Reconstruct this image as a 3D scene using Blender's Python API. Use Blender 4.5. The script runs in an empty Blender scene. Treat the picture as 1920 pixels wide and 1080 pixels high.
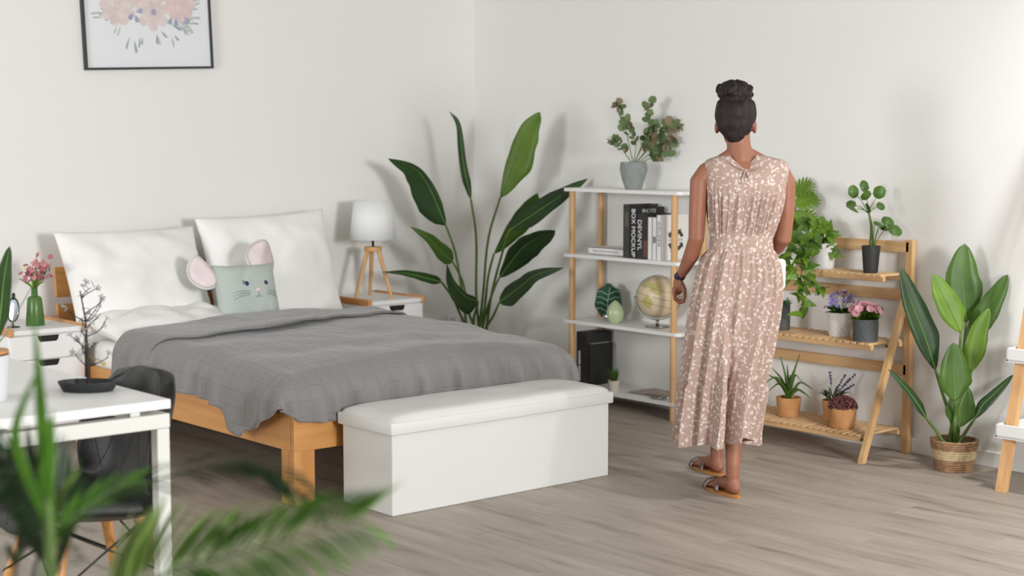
import bpy, bmesh, math, random
from mathutils import Vector, Matrix, noise
random.seed(7)
PI = math.pi
scene = bpy.context.scene
COL = scene.collection

# ------------------------------------------------------------------ camera, world, light, exposure
F_PX = 2955.0
YAW, PITCH = math.radians(49.448), math.radians(5.454)
CAM = Vector((-6.2835, -7.7045, 1.5))
_cy, _sy, _cp, _sp = math.cos(YAW), math.sin(YAW), math.cos(PITCH), math.sin(PITCH)
FW = Vector((_cy*_cp, _sy*_cp, -_sp))
RT = Vector((_sy, -_cy, 0))
UP = RT.cross(FW)
FH = Vector((_cy, _sy, 0))
cam_data = bpy.data.cameras.new('camera')
cam_data.sensor_width = 36.0
cam_data.lens = F_PX/1920*36.0
cam_data.clip_start = 0.05
cam_data.dof.use_dof = True
cam_data.dof.focus_distance = 6.3
cam_data.dof.aperture_fstop = 2.7
cam = bpy.data.objects.new('camera', cam_data)
COL.objects.link(cam)
cam.matrix_world = Matrix(((RT.x, UP.x, -FW.x, CAM.x), (RT.y, UP.y, -FW.y, CAM.y), (RT.z, UP.z, -FW.z, CAM.z), (0, 0, 0, 1)))
scene.camera = cam

world = bpy.data.worlds.new('world'); scene.world = world
world.use_nodes = True
world.node_tree.nodes['Background'].inputs[0].default_value = (0.80, 0.90, 1.0, 1)
world.node_tree.nodes['Background'].inputs[1].default_value = 1.0

def area_light(name, loc, target, w, h, power, color=(1, 1, 1), spread=180):
    l = bpy.data.lights.new(name, 'AREA'); l.shape = 'RECTANGLE'; l.size = w; l.size_y = h
    l.energy = power; l.color = color; l.spread = math.radians(spread)
    o = bpy.data.objects.new(name, l); COL.objects.link(o)
    o.location = loc
    o.rotation_euler = (Vector(target)-Vector(loc)).to_track_quat('-Z', 'Y').to_euler()
    return o
# area lights added just inside two unseen windows, in place of daylight
area_light('added_light_side', (-9.0, -2.9, 1.75), (0, -2.4, 1.0), 2.0, 1.7, 190, (0.98, 0.985, 1.0))
area_light('added_light_back', (-3.3, -10.0, 1.85), (-2.1, 0, 1.1), 1.2, 1.1, 335, (0.98, 0.985, 1.0))
scene.view_settings.view_transform = 'Standard'
scene.view_settings.look = 'None'
scene.view_settings.gamma = 1.0
scene.view_settings.use_curve_mapping = False
scene.view_settings.exposure = 0.0
scene.cycles.use_denoising = True
scene.cycles.max_bounces = 8
scene.cycles.diffuse_bounces = 5
scene.cycles.sample_clamp_indirect = 6.0

# ------------------------------------------------------------------ measured placement (pixel of the photo + a real distance)
def ray(px, py): return FW + RT*((px-960)/F_PX) - UP*((py-540)/F_PX)
def onz(px, py, z): d = ray(px, py); return CAM + d*((z-CAM.z)/d.z)
def onx(px, py, x): d = ray(px, py); return CAM + d*((x-CAM.x)/d.x)
def ony(px, py, y): d = ray(px, py); return CAM + d*((y-CAM.y)/d.y)
def onD(px, py, D): d = ray(px, py); return CAM + d*(D/d.dot(FH))
def depth(p): return (Vector(p)-CAM).dot(FH)

# ------------------------------------------------------------------ materials
def lin(c):
    def f(v):
        v /= 255.0
        return v/12.92 if v <= 0.04045 else ((v+0.055)/1.055)**2.4
    return (f(c[0]), f(c[1]), f(c[2]), 1)
_m = {}
def _base(name):
    m = bpy.data.materials.new(name); m.use_nodes = True
    return m, m.node_tree.nodes, m.node_tree.links, m.node_tree.nodes['Principled BSDF']
def mat(name, c, rough=0.5, metal=0.0, var=0.0, vscale=8.0, bump=0.0, bscale=60.0, c2=None, trans=0.0, sss=0.0, stretch=(1, 1, 1), coat=0.0, rand=0.0, spec=None):
    if name in _m: return _m[name]
    m, N, L, B = _base(name)
    B.inputs['Roughness'].default_value = rough; B.inputs['Metallic'].default_value = metal
    B.inputs['Base Color'].default_value = lin(c)
    if trans: B.inputs['Transmission Weight'].default_value = trans
    if spec is not None: B.inputs['Specular IOR Level'].default_value = spec
    if coat: B.inputs['Coat Weight'].default_value = coat
    if sss:
        B.inputs['Subsurface Weight'].default_value = sss; B.inputs['Subsurface Scale'].default_value = 0.01
    if var or bump or c2:
        tc = N.new('ShaderNodeTexCoord'); mp = N.new('ShaderNodeMapping'); mp.inputs['Scale'].default_value = stretch
        L.new(tc.outputs['Object'], mp.inputs[0])
    if var or c2:
        nz = N.new('ShaderNodeTexNoise'); nz.inputs['Scale'].default_value = vscale; nz.inputs['Detail'].default_value = 5
        L.new(mp.outputs[0], nz.inputs['Vector'])
        rp = N.new('ShaderNodeValToRGB'); L.new(nz.outputs['Fac'], rp.inputs[0])
        a = lin(c); b = lin(c2) if c2 else tuple(x*(1-var) for x in a[:3])+(1,)
        rp.color_ramp.elements[0].position = 0.35; rp.color_ramp.elements[1].position = 0.65
        rp.color_ramp.elements[0].color = b; rp.color_ramp.elements[1].color = a
        out = rp.outputs[0]
        if rand:
            oi = N.new('ShaderNodeObjectInfo'); hs = N.new('ShaderNodeHueSaturation')
            mr = N.new('ShaderNodeMapRange'); mr.inputs[3].default_value = 1-rand; mr.inputs[4].default_value = 1+rand
            L.new(oi.outputs['Random'], mr.inputs[0]); L.new(mr.outputs[0], hs.inputs['Value']); L.new(out, hs.inputs['Color'])
            out = hs.outputs[0]
        L.new(out, B.inputs['Base Color'])
    if bump:
        n2 = N.new('ShaderNodeTexNoise'); n2.inputs['Scale'].default_value = bscale; n2.inputs['Detail'].default_value = 3
        L.new(mp.outputs[0], n2.inputs['Vector'])
        bp = N.new('ShaderNodeBump'); bp.inputs['Strength'].default_value = bump; bp.inputs['Distance'].default_value = 0.01
        L.new(n2.outputs['Fac'], bp.inputs['Height']); L.new(bp.outputs[0], B.inputs['Normal'])
    _m[name] = m
    return m
def wood(name, c, c2, axis, scale=1.0, rough=0.5, rand=0.0):
    st = [14.0, 14.0, 14.0]; st[axis] = 0.8
    return mat(name, c, rough, var=0.1, vscale=2.2*scale, c2=c2, stretch=st, bump=0.05, bscale=6, rand=rand)
def leafmat(name, c, c2, rough=0.42, rand=0.12):
    m, N, L, B = _base(name)
    tc = N.new('ShaderNodeTexCoord'); nz = N.new('ShaderNodeTexNoise'); nz.inputs['Scale'].default_value = 9
    L.new(tc.outputs['Object'], nz.inputs['Vector'])
    rp = N.new('ShaderNodeValToRGB'); rp.color_ramp.elements[0].position = 0.3; rp.color_ramp.elements[1].position = 0.7
    rp.color_ramp.elements[0].color = lin(c2); rp.color_ramp.elements[1].color = lin(c)
    L.new(nz.outputs['Fac'], rp.inputs[0])
    oi = N.new('ShaderNodeObjectInfo'); hs = N.new('ShaderNodeHueSaturation'); mr = N.new('ShaderNodeMapRange')
    mr.inputs[3].default_value = 1-rand; mr.inputs[4].default_value = 1+rand
    L.new(oi.outputs['Random'], mr.inputs[0]); L.new(mr.outputs[0], hs.inputs['Value']); L.new(rp.outputs[0], hs.inputs['Color'])
    L.new(hs.outputs[0], B.inputs['Base Color']); B.inputs['Roughness'].default_value = rough
    tb = N.new('ShaderNodeBsdfTranslucent'); L.new(hs.outputs[0], tb.inputs['Color'])
    mx = N.new('ShaderNodeMixShader'); mx.inputs[0].default_value = 0.2
    L.new(B.outputs[0], mx.inputs[1]); L.new(tb.outputs[0], mx.inputs[2])
    L.new(mx.outputs[0], N['Material Output'].inputs[0])
    _m[name] = m
    return m

# ------------------------------------------------------------------ mesh helpers (world coordinates; build() shifts them to the parent)
def newbm(): return bmesh.new()
def box(bm, lo, hi, bevel=0.0, seg=2, rot=None, about=None):
    lo = Vector(lo); hi = Vector(hi); c = (lo+hi)/2; s = hi-lo
    M = Matrix.Translation(c) @ Matrix.Diagonal((s.x, s.y, s.z, 1))
    g = bmesh.ops.create_cube(bm, size=1.0, matrix=M)
    vs = g['verts']
    if bevel:
        es = list({e for v in vs for e in v.link_edges})
        r = bmesh.ops.bevel(bm, geom=es, offset=bevel, segments=seg, affect='EDGES', profile=0.5)
        vs = list({v for f in r['faces'] for v in f.verts} | {v for v in vs if v.is_valid})
    if rot is not None:
        p = Vector(about) if about is not None else c
        bmesh.ops.transform(bm, matrix=Matrix.Translation(p) @ rot.to_4x4() @ Matrix.Translation(-p), verts=vs)
    return vs
def ringface(bm, a, b, flip=False):
    n = len(a)
    for i in range(n):
        j = (i+1) % n
        try: bm.faces.new((a[i], a[j], b[j], b[i]))
        except ValueError: pass
def cap(bm, r, rev=False):
    try: bm.faces.new(r[::-1] if rev else r)
    except ValueError: pass
def frames(pts):
    T = []
    for i in range(len(pts)):
        a = pts[max(0, i-1)]; b = pts[min(len(pts)-1, i+1)]
        T.append((b-a).normalized())
    u = T[0].orthogonal().normalized(); U = []
    for i, t in enumerate(T):
        u = (u - t*u.dot(t))
        u = u.normalized() if u.length > 1e-6 else t.orthogonal().normalized()
        U.append(u)
    return T, U
def tube(bm, pts, radii, n=10, caps=True, round_caps=False):
    pts = [Vector(p) for p in pts]
    if not isinstance(radii, (list, tuple)): radii = [radii]*len(pts)
    radii = list(radii)
    if round_caps:
        d0 = (pts[0]-pts[1]).normalized(); d1 = (pts[-1]-pts[-2]).normalized()
        pre, post, rp, rq = [], [], [], []
        for a in (85, 60, 30):
            a = math.radians(a)
            pre.append(pts[0]+d0*radii[0]*math.sin(a)); rp.append(radii[0]*math.cos(a))
            post.insert(0, pts[-1]+d1*radii[-1]*math.sin(a)); rq.insert(0, radii[-1]*math.cos(a))
        pts = pre+pts+post; radii = rp+radii+rq
    T, U = frames(pts); rings = []
    for p, t, u, r in zip(pts, T, U, radii):
        w = t.cross(u)
        rings.append([bm.verts.new(p+(u*math.cos(2*PI*k/n)+w*math.sin(2*PI*k/n))*r) for k in range(n)])
    for a, b in zip(rings, rings[1:]): ringface(bm, a, b)
    if caps: cap(bm, rings[0], True); cap(bm, rings[-1])
    return rings
def lathe(bm, prof, c, n=28, sx=1.0, sy=1.0, capb=True, capt=False):
    c = Vector(c); rings = []
    for r, z in prof:
        rings.append([bm.verts.new(c+Vector((r*sx*math.cos(2*PI*k/n), r*sy*math.sin(2*PI*k/n), z))) for k in range(n)])
    for a, b in zip(rings, rings[1:]): ringface(bm, a, b)
    if capb: cap(bm, rings[0], True)
    if capt: cap(bm, rings[-1])
    return rings
def ellipsoid(bm, c, ax, ay, az, u=16, v=10):
    """ax, ay, az: half-axis vectors"""
    c = Vector(c); rings = []
    for i in range(1, v):
        th = PI*i/v
        rings.append([bm.verts.new(c+az*math.cos(th)+(ax*math.cos(2*PI*k/u)+ay*math.sin(2*PI*k/u))*math.sin(th)) for k in range(u)])
    t = bm.verts.new(c+az); b = bm.verts.new(c-az)
    for k in range(u):
        j = (k+1) % u
        bm.faces.new((t, rings[0][k], rings[0][j])); bm.faces.new((b, rings[-1][j], rings[-1][k]))
    for a, d in zip(rings, rings[1:]): ringface(bm, a, d)
def grid(bm, P, closed_u=False):
    V = [[bm.verts.new(p) for p in row] for row in P]
    for i in range(len(V)-1):
        m = len(V[0])
        for j in range(m if closed_u else m-1):
            k = (j+1) % m
            bm.faces.new((V[i][j], V[i][k], V[i+1][k], V[i+1][j]))
    return V
def spline(pts, n):
    pts = [Vector(p) for p in pts]; out = []; m = len(pts)-1
    for i in range(n):
        t = i/(n-1)*m; k = min(int(t), m-1); f = t-k
        p0 = pts[k-1] if k > 0 else pts[0]*2-pts[1]
        p1, p2 = pts[k], pts[k+1]
        p3 = pts[k+2] if k+2 <= m else pts[m]*2-pts[m-1]
        out.append(0.5*((2*p1)+(p2-p0)*f+(2*p0-5*p1+4*p2-p3)*f*f+(3*p1-p0-3*p2+p3)*f**3))
    return out
def root_loc(o):
    v = Vector((0, 0, 0))
    while o is not None:
        v += o.location; o = o.parent
    return v
def finish(bm, recalc=True):
    if recalc: bmesh.ops.recalc_face_normals(bm, faces=bm.faces[:])
def build(name, bm, material, parent=None, smooth=False, recalc=True, auto=None):
    finish(bm, recalc)
    if parent is not None:
        bmesh.ops.translate(bm, vec=-root_loc(parent), verts=bm.verts[:])
    me = bpy.data.meshes.new(name); bm.to_mesh(me); bm.free()
    for m in (material if isinstance(material, (list, tuple)) else [material]): me.materials.append(m)
    if smooth:
        me.polygons.foreach_set('use_smooth', [True]*len(me.polygons))
        if auto:
            me.set_sharp_from_angle(angle=math.radians(auto))
    o = bpy.data.objects.new(name, me); COL.objects.link(o)
    if parent is not None: o.parent = parent
    return o
def tag(o, label=None, cat=None, group=None, kind=None):
    if label: o['label'] = label
    if cat: o['category'] = cat
    if group: o['group'] = group
    if kind: o['kind'] = kind
    return o
def thing(name, label, cat, loc, group=None):
    o = bpy.data.objects.new(name, None); o.empty_display_size = 0.05; COL.objects.link(o)
    o.location = loc
    return tag(o, label, cat, group)
def single(name, bm, material, loc, label, cat, group=None, smooth=False, auto=None, kind=None):
    loc = Vector(loc)
    finish(bm)
    bmesh.ops.translate(bm, vec=-loc, verts=bm.verts[:])
    o = build(name, bm, material, None, smooth, False, auto); o.location = loc
    return tag(o, label, cat, group, kind)
def inst(name, me, parent, loc, xdir, zdir, scale=(1, 1, 1)):
    """a copy of a small mesh (leaf, petal ...) placed in world space under its parent"""
    x = Vector(xdir).normalized(); z = Vector(zdir); z = (z-x*z.dot(x))
    z = z.normalized() if z.length > 1e-5 else x.orthogonal().normalized()
    y = z.cross(x)
    if not isinstance(scale, (list, tuple)): scale = (scale,)*3
    l = Vector(loc)-root_loc(parent)
    M = Matrix(((x.x*scale[0], y.x*scale[1], z.x*scale[2], l.x), (x.y*scale[0], y.y*scale[1], z.y*scale[2], l.y), (x.z*scale[0], y.z*scale[1], z.z*scale[2], l.z), (0, 0, 0, 1)))
    o = bpy.data.objects.new(name, me); COL.objects.link(o); o.parent = parent; o.matrix_local = M
    return o
def mesh_of(name, bm, material, smooth=True):
    finish(bm)
    me = bpy.data.meshes.new(name); bm.to_mesh(me); bm.free(); me.materials.append(material)
    if smooth: me.polygons.foreach_set('use_smooth', [True]*len(me.polygons))
    return me
def baked(o):
    """replace an object's mesh by its evaluated (modifier-applied) mesh"""
    dg = bpy.context.evaluated_depsgraph_get()
    me = bpy.data.meshes.new_from_object(o.evaluated_get(dg))
    old = o.data; o.modifiers.clear(); o.data = me; me.name = old.name
    me.polygons.foreach_set('use_smooth', [True]*len(me.polygons))
    return o
def lettering(txt, parent, loc, xdir, ydir, size, material, extr=0.0004, spacing=1.0, name='lettering'):
    cu = bpy.data.curves.new(name, 'FONT'); cu.body = txt; cu.size = size; cu.extrude = extr
    cu.align_x = 'CENTER'; cu.align_y = 'CENTER'; cu.space_character = spacing; cu.offset = 0.0
    cu.materials.append(material)
    tmp = bpy.data.objects.new(name, cu); COL.objects.link(tmp)
    me = bpy.data.meshes.new_from_object(tmp.evaluated_get(bpy.context.evaluated_depsgraph_get()))
    bpy.data.objects.remove(tmp)
    o = bpy.data.objects.new(name, me); COL.objects.link(o); o.parent = parent
    x = Vector(xdir).normalized(); y = Vector(ydir).normalized(); z = x.cross(y); l = Vector(loc)-root_loc(parent)
    o.matrix_local = Matrix(((x.x, y.x, z.x, l.x), (x.y, y.y, z.y, l.y), (x.z, y.z, z.z, l.z), (0, 0, 0, 1)))
    return o

# ------------------------------------------------------------------ material set
M_wall = mat('wall_paint', (238, 237, 233), 0.85, bump=0.02, bscale=90)
M_ceil = mat('ceiling_paint', (196, 197, 196), 0.9)  # greyed on the unseen ceiling to cut bounced light
M_wall2 = mat('wall_grey_low_bounce', (128, 130, 132), 0.85)  # darker grey put on the unseen walls to cut bounced light
M_trim = mat('trim_white', (236, 235, 232), 0.55)
M_white = mat('white_lacquer', (236, 236, 234), 0.4)
M_linen = mat('white_linen', (244, 243, 240), 0.9, bump=0.08, bscale=25)
M_bamboo = wood('bamboo', (220, 180, 130), (202, 158, 106), 2, 1.2, 0.45)
M_bambooY = wood('bamboo_long', (222, 184, 136), (204, 162, 112), 1, 1.2, 0.45, rand=0.08)
M_bambooX = wood('bamboo_cross', (224, 188, 142), (206, 166, 118), 0, 1.2, 0.45, rand=0.08)
M_beechX = wood('bed_wood_cross', (210, 153, 90), (190, 131, 70), 0, 0.8, 0.4)
M_beechY = wood('bed_wood_long', (210, 153, 90), (190, 131, 70), 1, 0.8, 0.4)
M_beechZ = wood('bed_wood_upright', (210, 154, 92), (190, 132, 72), 2, 0.8, 0.4)
M_pine = wood('pale_wood', (224, 178, 126), (208, 158, 104), 2, 1.0, 0.5)
M_pineY = wood('pale_wood_bar', (216, 158, 100), (198, 138, 82), 1, 1.0, 0.45)
M_black = mat('matt_black', (28, 28, 28), 0.5)
M_dark = mat('dark_grey_ceramic', (62, 66, 68), 0.6)
M_soil = mat('soil', (52, 42, 34), 0.95, bump=0.6, bscale=80)
M_metal = mat('brushed_metal', (150, 148, 140), 0.3, 1.0)

# ================================================================== THE ROOM
HC = 2.8; XL, YB = -9.3, -10.3
def struct(name, bm, m, **k): return tag(build(name, bm, m, None, **k), kind='structure')
bm = newbm(); box(bm, (XL, YB, -0.08), (0.15, 0.15, -0.006))
box(bm, (XL, YB, -0.006), (-5.4, 0, 0)); box(bm, (-5.4, YB, -0.006), (0, -5.6, 0))
def floormat():
    m, N, L, B = _base('grey_oak_laminate')
    tc = N.new('ShaderNodeTexCoord'); oi = N.new('ShaderNodeObjectInfo')
    ad = N.new('ShaderNodeVectorMath'); ad.operation = 'ADD'
    cb = N.new('ShaderNodeCombineXYZ'); ml = N.new('ShaderNodeMath'); ml.operation = 'MULTIPLY'; ml.inputs[1].default_value = 37.0
    L.new(oi.outputs['Random'], ml.inputs[0]); L.new(ml.outputs[0], cb.inputs[0]); L.new(ml.outputs[0], cb.inputs[1])
    L.new(tc.outputs['Object'], ad.inputs[0]); L.new(cb.outputs[0], ad.inputs[1])
    mp = N.new('ShaderNodeMapping'); mp.inputs['Scale'].default_value = (9, 1.1, 1); L.new(ad.outputs[0], mp.inputs[0])
    nz = N.new('ShaderNodeTexNoise'); nz.inputs['Scale'].default_value = 1.4; nz.inputs['Detail'].default_value = 6; nz.inputs['Roughness'].default_value = 0.62
    L.new(mp.outputs[0], nz.inputs['Vector'])
    rp = N.new('ShaderNodeValToRGB'); e = rp.color_ramp.elements
    e[0].position = 0.28; e[0].color = lin((118, 108, 98)); e[1].position = 0.66; e[1].color = lin((172, 162, 150))
    e.new(0.42).color = lin((154, 143, 131))
    L.new(nz.outputs['Fac'], rp.inputs[0])
    hs = N.new('ShaderNodeHueSaturation'); mr = N.new('ShaderNodeMapRange'); mr.inputs[3].default_value = 0.96; mr.inputs[4].default_value = 1.04
    L.new(oi.outputs['Random'], mr.inputs[0]); L.new(mr.outputs[0], hs.inputs['Value']); L.new(rp.outputs[0], hs.inputs['Color'])
    L.new(hs.outputs[0], B.inputs['Base Color']); B.inputs['Roughness'].default_value = 0.5
    bp = N.new('ShaderNodeBump'); bp.inputs['Strength'].default_value = 0.06; L.new(nz.outputs['Fac'], bp.inputs['Height']); L.new(bp.outputs[0], B.inputs['Normal'])
    return m
M_floor = floormat()
floor = struct('floor', bm, M_floor)
PW, PL = 0.18, 1.40
bmp = newbm(); box(bmp, (0.0003, 0.0004, -0.006), (PW-0.0003, PL-0.0004, 0.0), 0.0006, 1)
plank_me = mesh_of('plank', bmp, M_floor, False)
for i in range(30):
    off = (i*0.61803) % 1*PL
    y = -5.6-off
    while y < 0:
        if -5.6 <= y and y+PL <= 0:
            inst('plank', plank_me, floor, (-5.4+i*PW, y, 0), (1, 0, 0), (0, 0, 1))
        else:
            y0, y1 = max(y, -5.6), min(y+PL, 0)
            if y1-y0 > 0.02:
                inst('plank', plank_me, floor, (-5.4+i*PW, y0, 0), (1, 0, 0), (0, 0, 1), (1, (y1-y0)/PL, 1))
        y += PL
bm = newbm(); box(bm, (XL, 0, 0), (0.12, 0.12, HC)); struct('wall_left', bm, M_wall)
bm = newbm(); box(bm, (0, YB, 0), (0.12, 0, HC)); struct('wall_right', bm, M_wall)
bm = newbm(); box(bm, (XL-0.1, YB-0.1, HC), (0.12, 0.12, HC+0.1)); struct('ceiling', bm, M_ceil)
def wall_with_opening(name, axis, pos, a0, a1, o0, o1, z0, z1):
    bm = newbm()
    for (s0, s1, h0, h1) in ((a0, o0, 0, HC), (o1, a1, 0, HC), (o0, o1, 0, z0), (o0, o1, z1, HC)):
        if axis == 0: box(bm, (pos-0.12, s0, h0), (pos, s1, h1))
        else: box(bm, (s0, pos-0.12, h0), (s1, pos, h1))
    struct(name, bm, M_wall2)
M_glass = mat('window_glass', (235, 242, 245), 0.05, trans=1.0)
def window(name, axis, pos, o0, o1, z0, z1):
    bm = newbm(); w = 0.05; mid = (o0+o1)/2; zm = (z0+z1)/2
    bars = [(o0, o0+w, z0, z1), (o1-w, o1, z0, z1), (o0, o1, z0, z0+w), (o0, o1, z1-w, z1), (mid-w/2, mid+w/2, z0, z1)]
    for s0, s1, h0, h1 in bars:
        if axis == 0: box(bm, (pos-0.09, s0, h0), (pos-0.04, s1, h1))
        else: box(bm, (s0, pos-0.09, h0), (s1, pos-0.04, h1))
    o = struct(name, bm, M_trim)
    for s0, s1 in ((o0+w, mid-w/2), (mid+w/2, o1-w)):
        bm = newbm()
        if axis == 0: box(bm, (pos-0.07, s0, z0+w), (pos-0.06, s1, z1-w))
        else: box(bm, (s0, pos-0.07, z0+w), (s1, pos-0.06, z1-w))
        build('pane', bm, M_glass, o)
wall_with_opening('wall_side', 0, XL, YB, 0, -3.9, -1.9, 0.8, 2.6); window('unseen_window_side', 0, XL, -3.9, -1.9, 0.8, 2.6)  # unseen window, put in behind the added side light
wall_with_opening('wall_back', 1, YB, XL, 0, -4.4, -2.2, 1.0, 2.65); window('unseen_window_back', 1, YB, -4.4, -2.2, 1.0, 2.65)  # unseen window, put in behind the added back light
bm = newbm(); box(bm, (XL, -0.014, 0), (0, 0, 0.072), 0.003, 1); struct('baseboard_left', bm, M_trim)
bm = newbm(); box(bm, (-0.014, YB, 0), (0, -0.014, 0.072), 0.003, 1); struct('baseboard_right', bm, M_trim)
# ceiling lamp washing the right wall, just outside the picture
sp = thing('ceiling_spotlight', 'white round ceiling spotlight close to the right wall', 'lamp', (-0.42, -4.78, HC-0.09))
bm = newbm(); lathe(bm, [(0.045, 0.0), (0.05, 0.01), (0.05, 0.09)], (-0.42, -4.78, HC-0.09), 20, capt=True, capb=False); build('housing', bm, M_white, sp, True, auto=40)
l = bpy.data.lights.new('spot_bulb', 'SPOT'); l.energy = 190; l.spot_size = math.radians(150); l.spot_blend = 1.0; l.shadow_soft_size = 0.05; l.color = (0.96, 0.98, 1.0)
lo = bpy.data.objects.new('spot_bulb', l); COL.objects.link(lo); lo.parent = sp; lo.location = (0, 0, 0.03)
# double socket
so = thing('wall_socket', 'white double wall socket low on the wall behind the corner plant', 'socket', (-0.15, -0.012, 0.35))
bm = newbm(); box(bm, (-0.235, -0.012, 0.312), (-0.065, -0.0005, 0.392), 0.003); build('plate', bm, M_trim, so)
for xx in (-0.192, -0.108):
    bm = newbm(); lathe(bm, [(0.026, 0), (0.026, 0.002)], (0, 0, 0), 20, capt=True)
    bmesh.ops.transform(bm, matrix=Matrix.Translation((xx, -0.012, 0.352)) @ Matrix.Rotation(PI/2, 4, 'X'), verts=bm.verts[:])
    build('outlet', bm, mat('outlet_grey', (200, 199, 196), 0.4), so)

# ================================================================== BED
BX0, BX1, BYF = -2.85, -1.33, -2.33
bed = thing('bed', 'light wooden double bed frame with slatted headboard and square legs', 'bed', (-2.09, -1.2, 0))
for x in (BX0, BX1-0.1):
    for y in (BYF, -0.3):
        bm = newbm(); box(bm, (x, y, 0), (x+0.1, y+0.1, 0.225), 0.004); build('leg', bm, M_beechZ, bed)
bm = newbm(); box(bm, (BX0, BYF+0.03, 0.223), (BX0+0.03, -0.1, 0.377), 0.004); build('side_rail', bm, M_beechY, bed)
bm = newbm(); box(bm, (BX1-0.03, BYF+0.03, 0.223), (BX1, -0.1, 0.377), 0.004); build('side_rail', bm, M_beechY, bed)
bm = newbm(); box(bm, (BX0, BYF, 0.223), (BX1, BYF+0.03, 0.377), 0.004); build('foot_rail', bm, M_beechX, bed)
rx = Matrix.Rotation(math.radians(-7), 3, 'X')
for z0, z1 in ((0.69, 0.845), (0.575, 0.655), (0.40, 0.54)):
    bm = newbm(); box(bm, (BX0, -0.16, z0), (BX1, -0.135, z1), 0.004, rot=rx, about=(0, -0.15, 0.4)); build('headboard_slat', bm, M_beechX, bed)
for x in (BX0+0.10, BX1-0.16):
    bm = newbm(); box(bm, (x, -0.135, 0.1), (x+0.06, -0.1, 0.82), 0.004, rot=rx, about=(0, -0.15, 0.4)); build('headboard_post', bm, M_beechZ, bed)
bm = newbm(); box(bm, (BX0+0.03, BYF+0.03, 0.29), (BX1-0.03, -0.16, 0.315)); build('slat_base', bm, M_beechX, bed)
bm = newbm()
box(bm, (BX0+0.035, BYF+0.10, 0.315), (BX1-0.035, -0.17, 0.495), 0.05, 4)
single('mattress', bm, M_linen, (-2.09, -1.2, 0.315), 'white sheeted mattress lying in the wooden bed frame', 'mattress', smooth=True)

# ---- duvet
def ss(a, b, x):
    t = max(0, min(1, (x-a)/(b-a))); return t*t*(3-2*t)
def duvetmat():
    m, N, L, B = _base('grey_quilted_cotton')
    B.inputs['Roughness'].default_value = 0.85
    B.inputs['Sheen Weight'].default_value = 0.25
    uv = N.new('ShaderNodeUVMap'); uv.uv_map = 'UVMap'
    sp_ = N.new('ShaderNodeSeparateXYZ'); L.new(uv.outputs[0], sp_.inputs[0])
    outs = []
    for k, sc in ((0, 15.0), (1, 15.0)):
        a = N.new('ShaderNodeMath'); a.operation = 'MULTIPLY'; a.inputs[1].default_value = sc; L.new(sp_.outputs[k], a.inputs[0])
        b = N.new('ShaderNodeMath'); b.operation = 'PINGPONG'; b.inputs[1].default_value = 0.5; L.new(a.outputs[0], b.inputs[0])
        c = N.new('ShaderNodeMapRange'); c.interpolation_type = 'SMOOTHSTEP'; c.inputs[1].default_value = 0.0; c.inputs[2].default_value = 0.10; L.new(b.outputs[0], c.inputs[0])
        outs.append(c)
    mn = N.new('ShaderNodeMath'); mn.operation = 'MULTIPLY'; L.new(outs[0].outputs[0], mn.inputs[0]); L.new(outs[1].outputs[0], mn.inputs[1])
    nz = N.new('ShaderNodeTexNoise'); nz.inputs['Scale'].default_value = 28; nz.inputs['Detail'].default_value = 3
    tc = N.new('ShaderNodeTexCoord'); L.new(tc.outputs['Object'], nz.inputs['Vector'])
    ad = N.new('ShaderNodeMath'); ad.operation = 'ADD'; L.new(mn.outputs[0], ad.inputs[0]); L.new(nz.outputs['Fac'], ad.inputs[1])
    bp = N.new('ShaderNodeBump'); bp.inputs['Strength'].default_value = 0.5; bp.inputs['Distance'].default_value = 0.004
    L.new(ad.outputs[0], bp.inputs['Height']); L.new(bp.outputs[0], B.inputs['Normal'])
    B.inputs['Base Color'].default_value = lin((128, 126, 124))
    return m
M_duvet = duvetmat()
DXL, DXR, DYF = -2.79, -1.42, -2.22     # where the top rolls over
def seam_y(x):
    P = [(-3.2, -1.18), (-2.92, -1.22), (-2.7, -1.40), (-2.45, -1.50), (-2.2, -1.44), (-1.9, -1.30), (-1.6, -1.17), (-1.3, -1.08), (-1.0, -1.04)]
    for (a, b), (c, d) in zip(P, P[1:]):
        if a <= x <= c: return b+(d-b)*ss(a, c, x)
    return P[0][1] if x < P[0][0] else P[-1][1]
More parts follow.
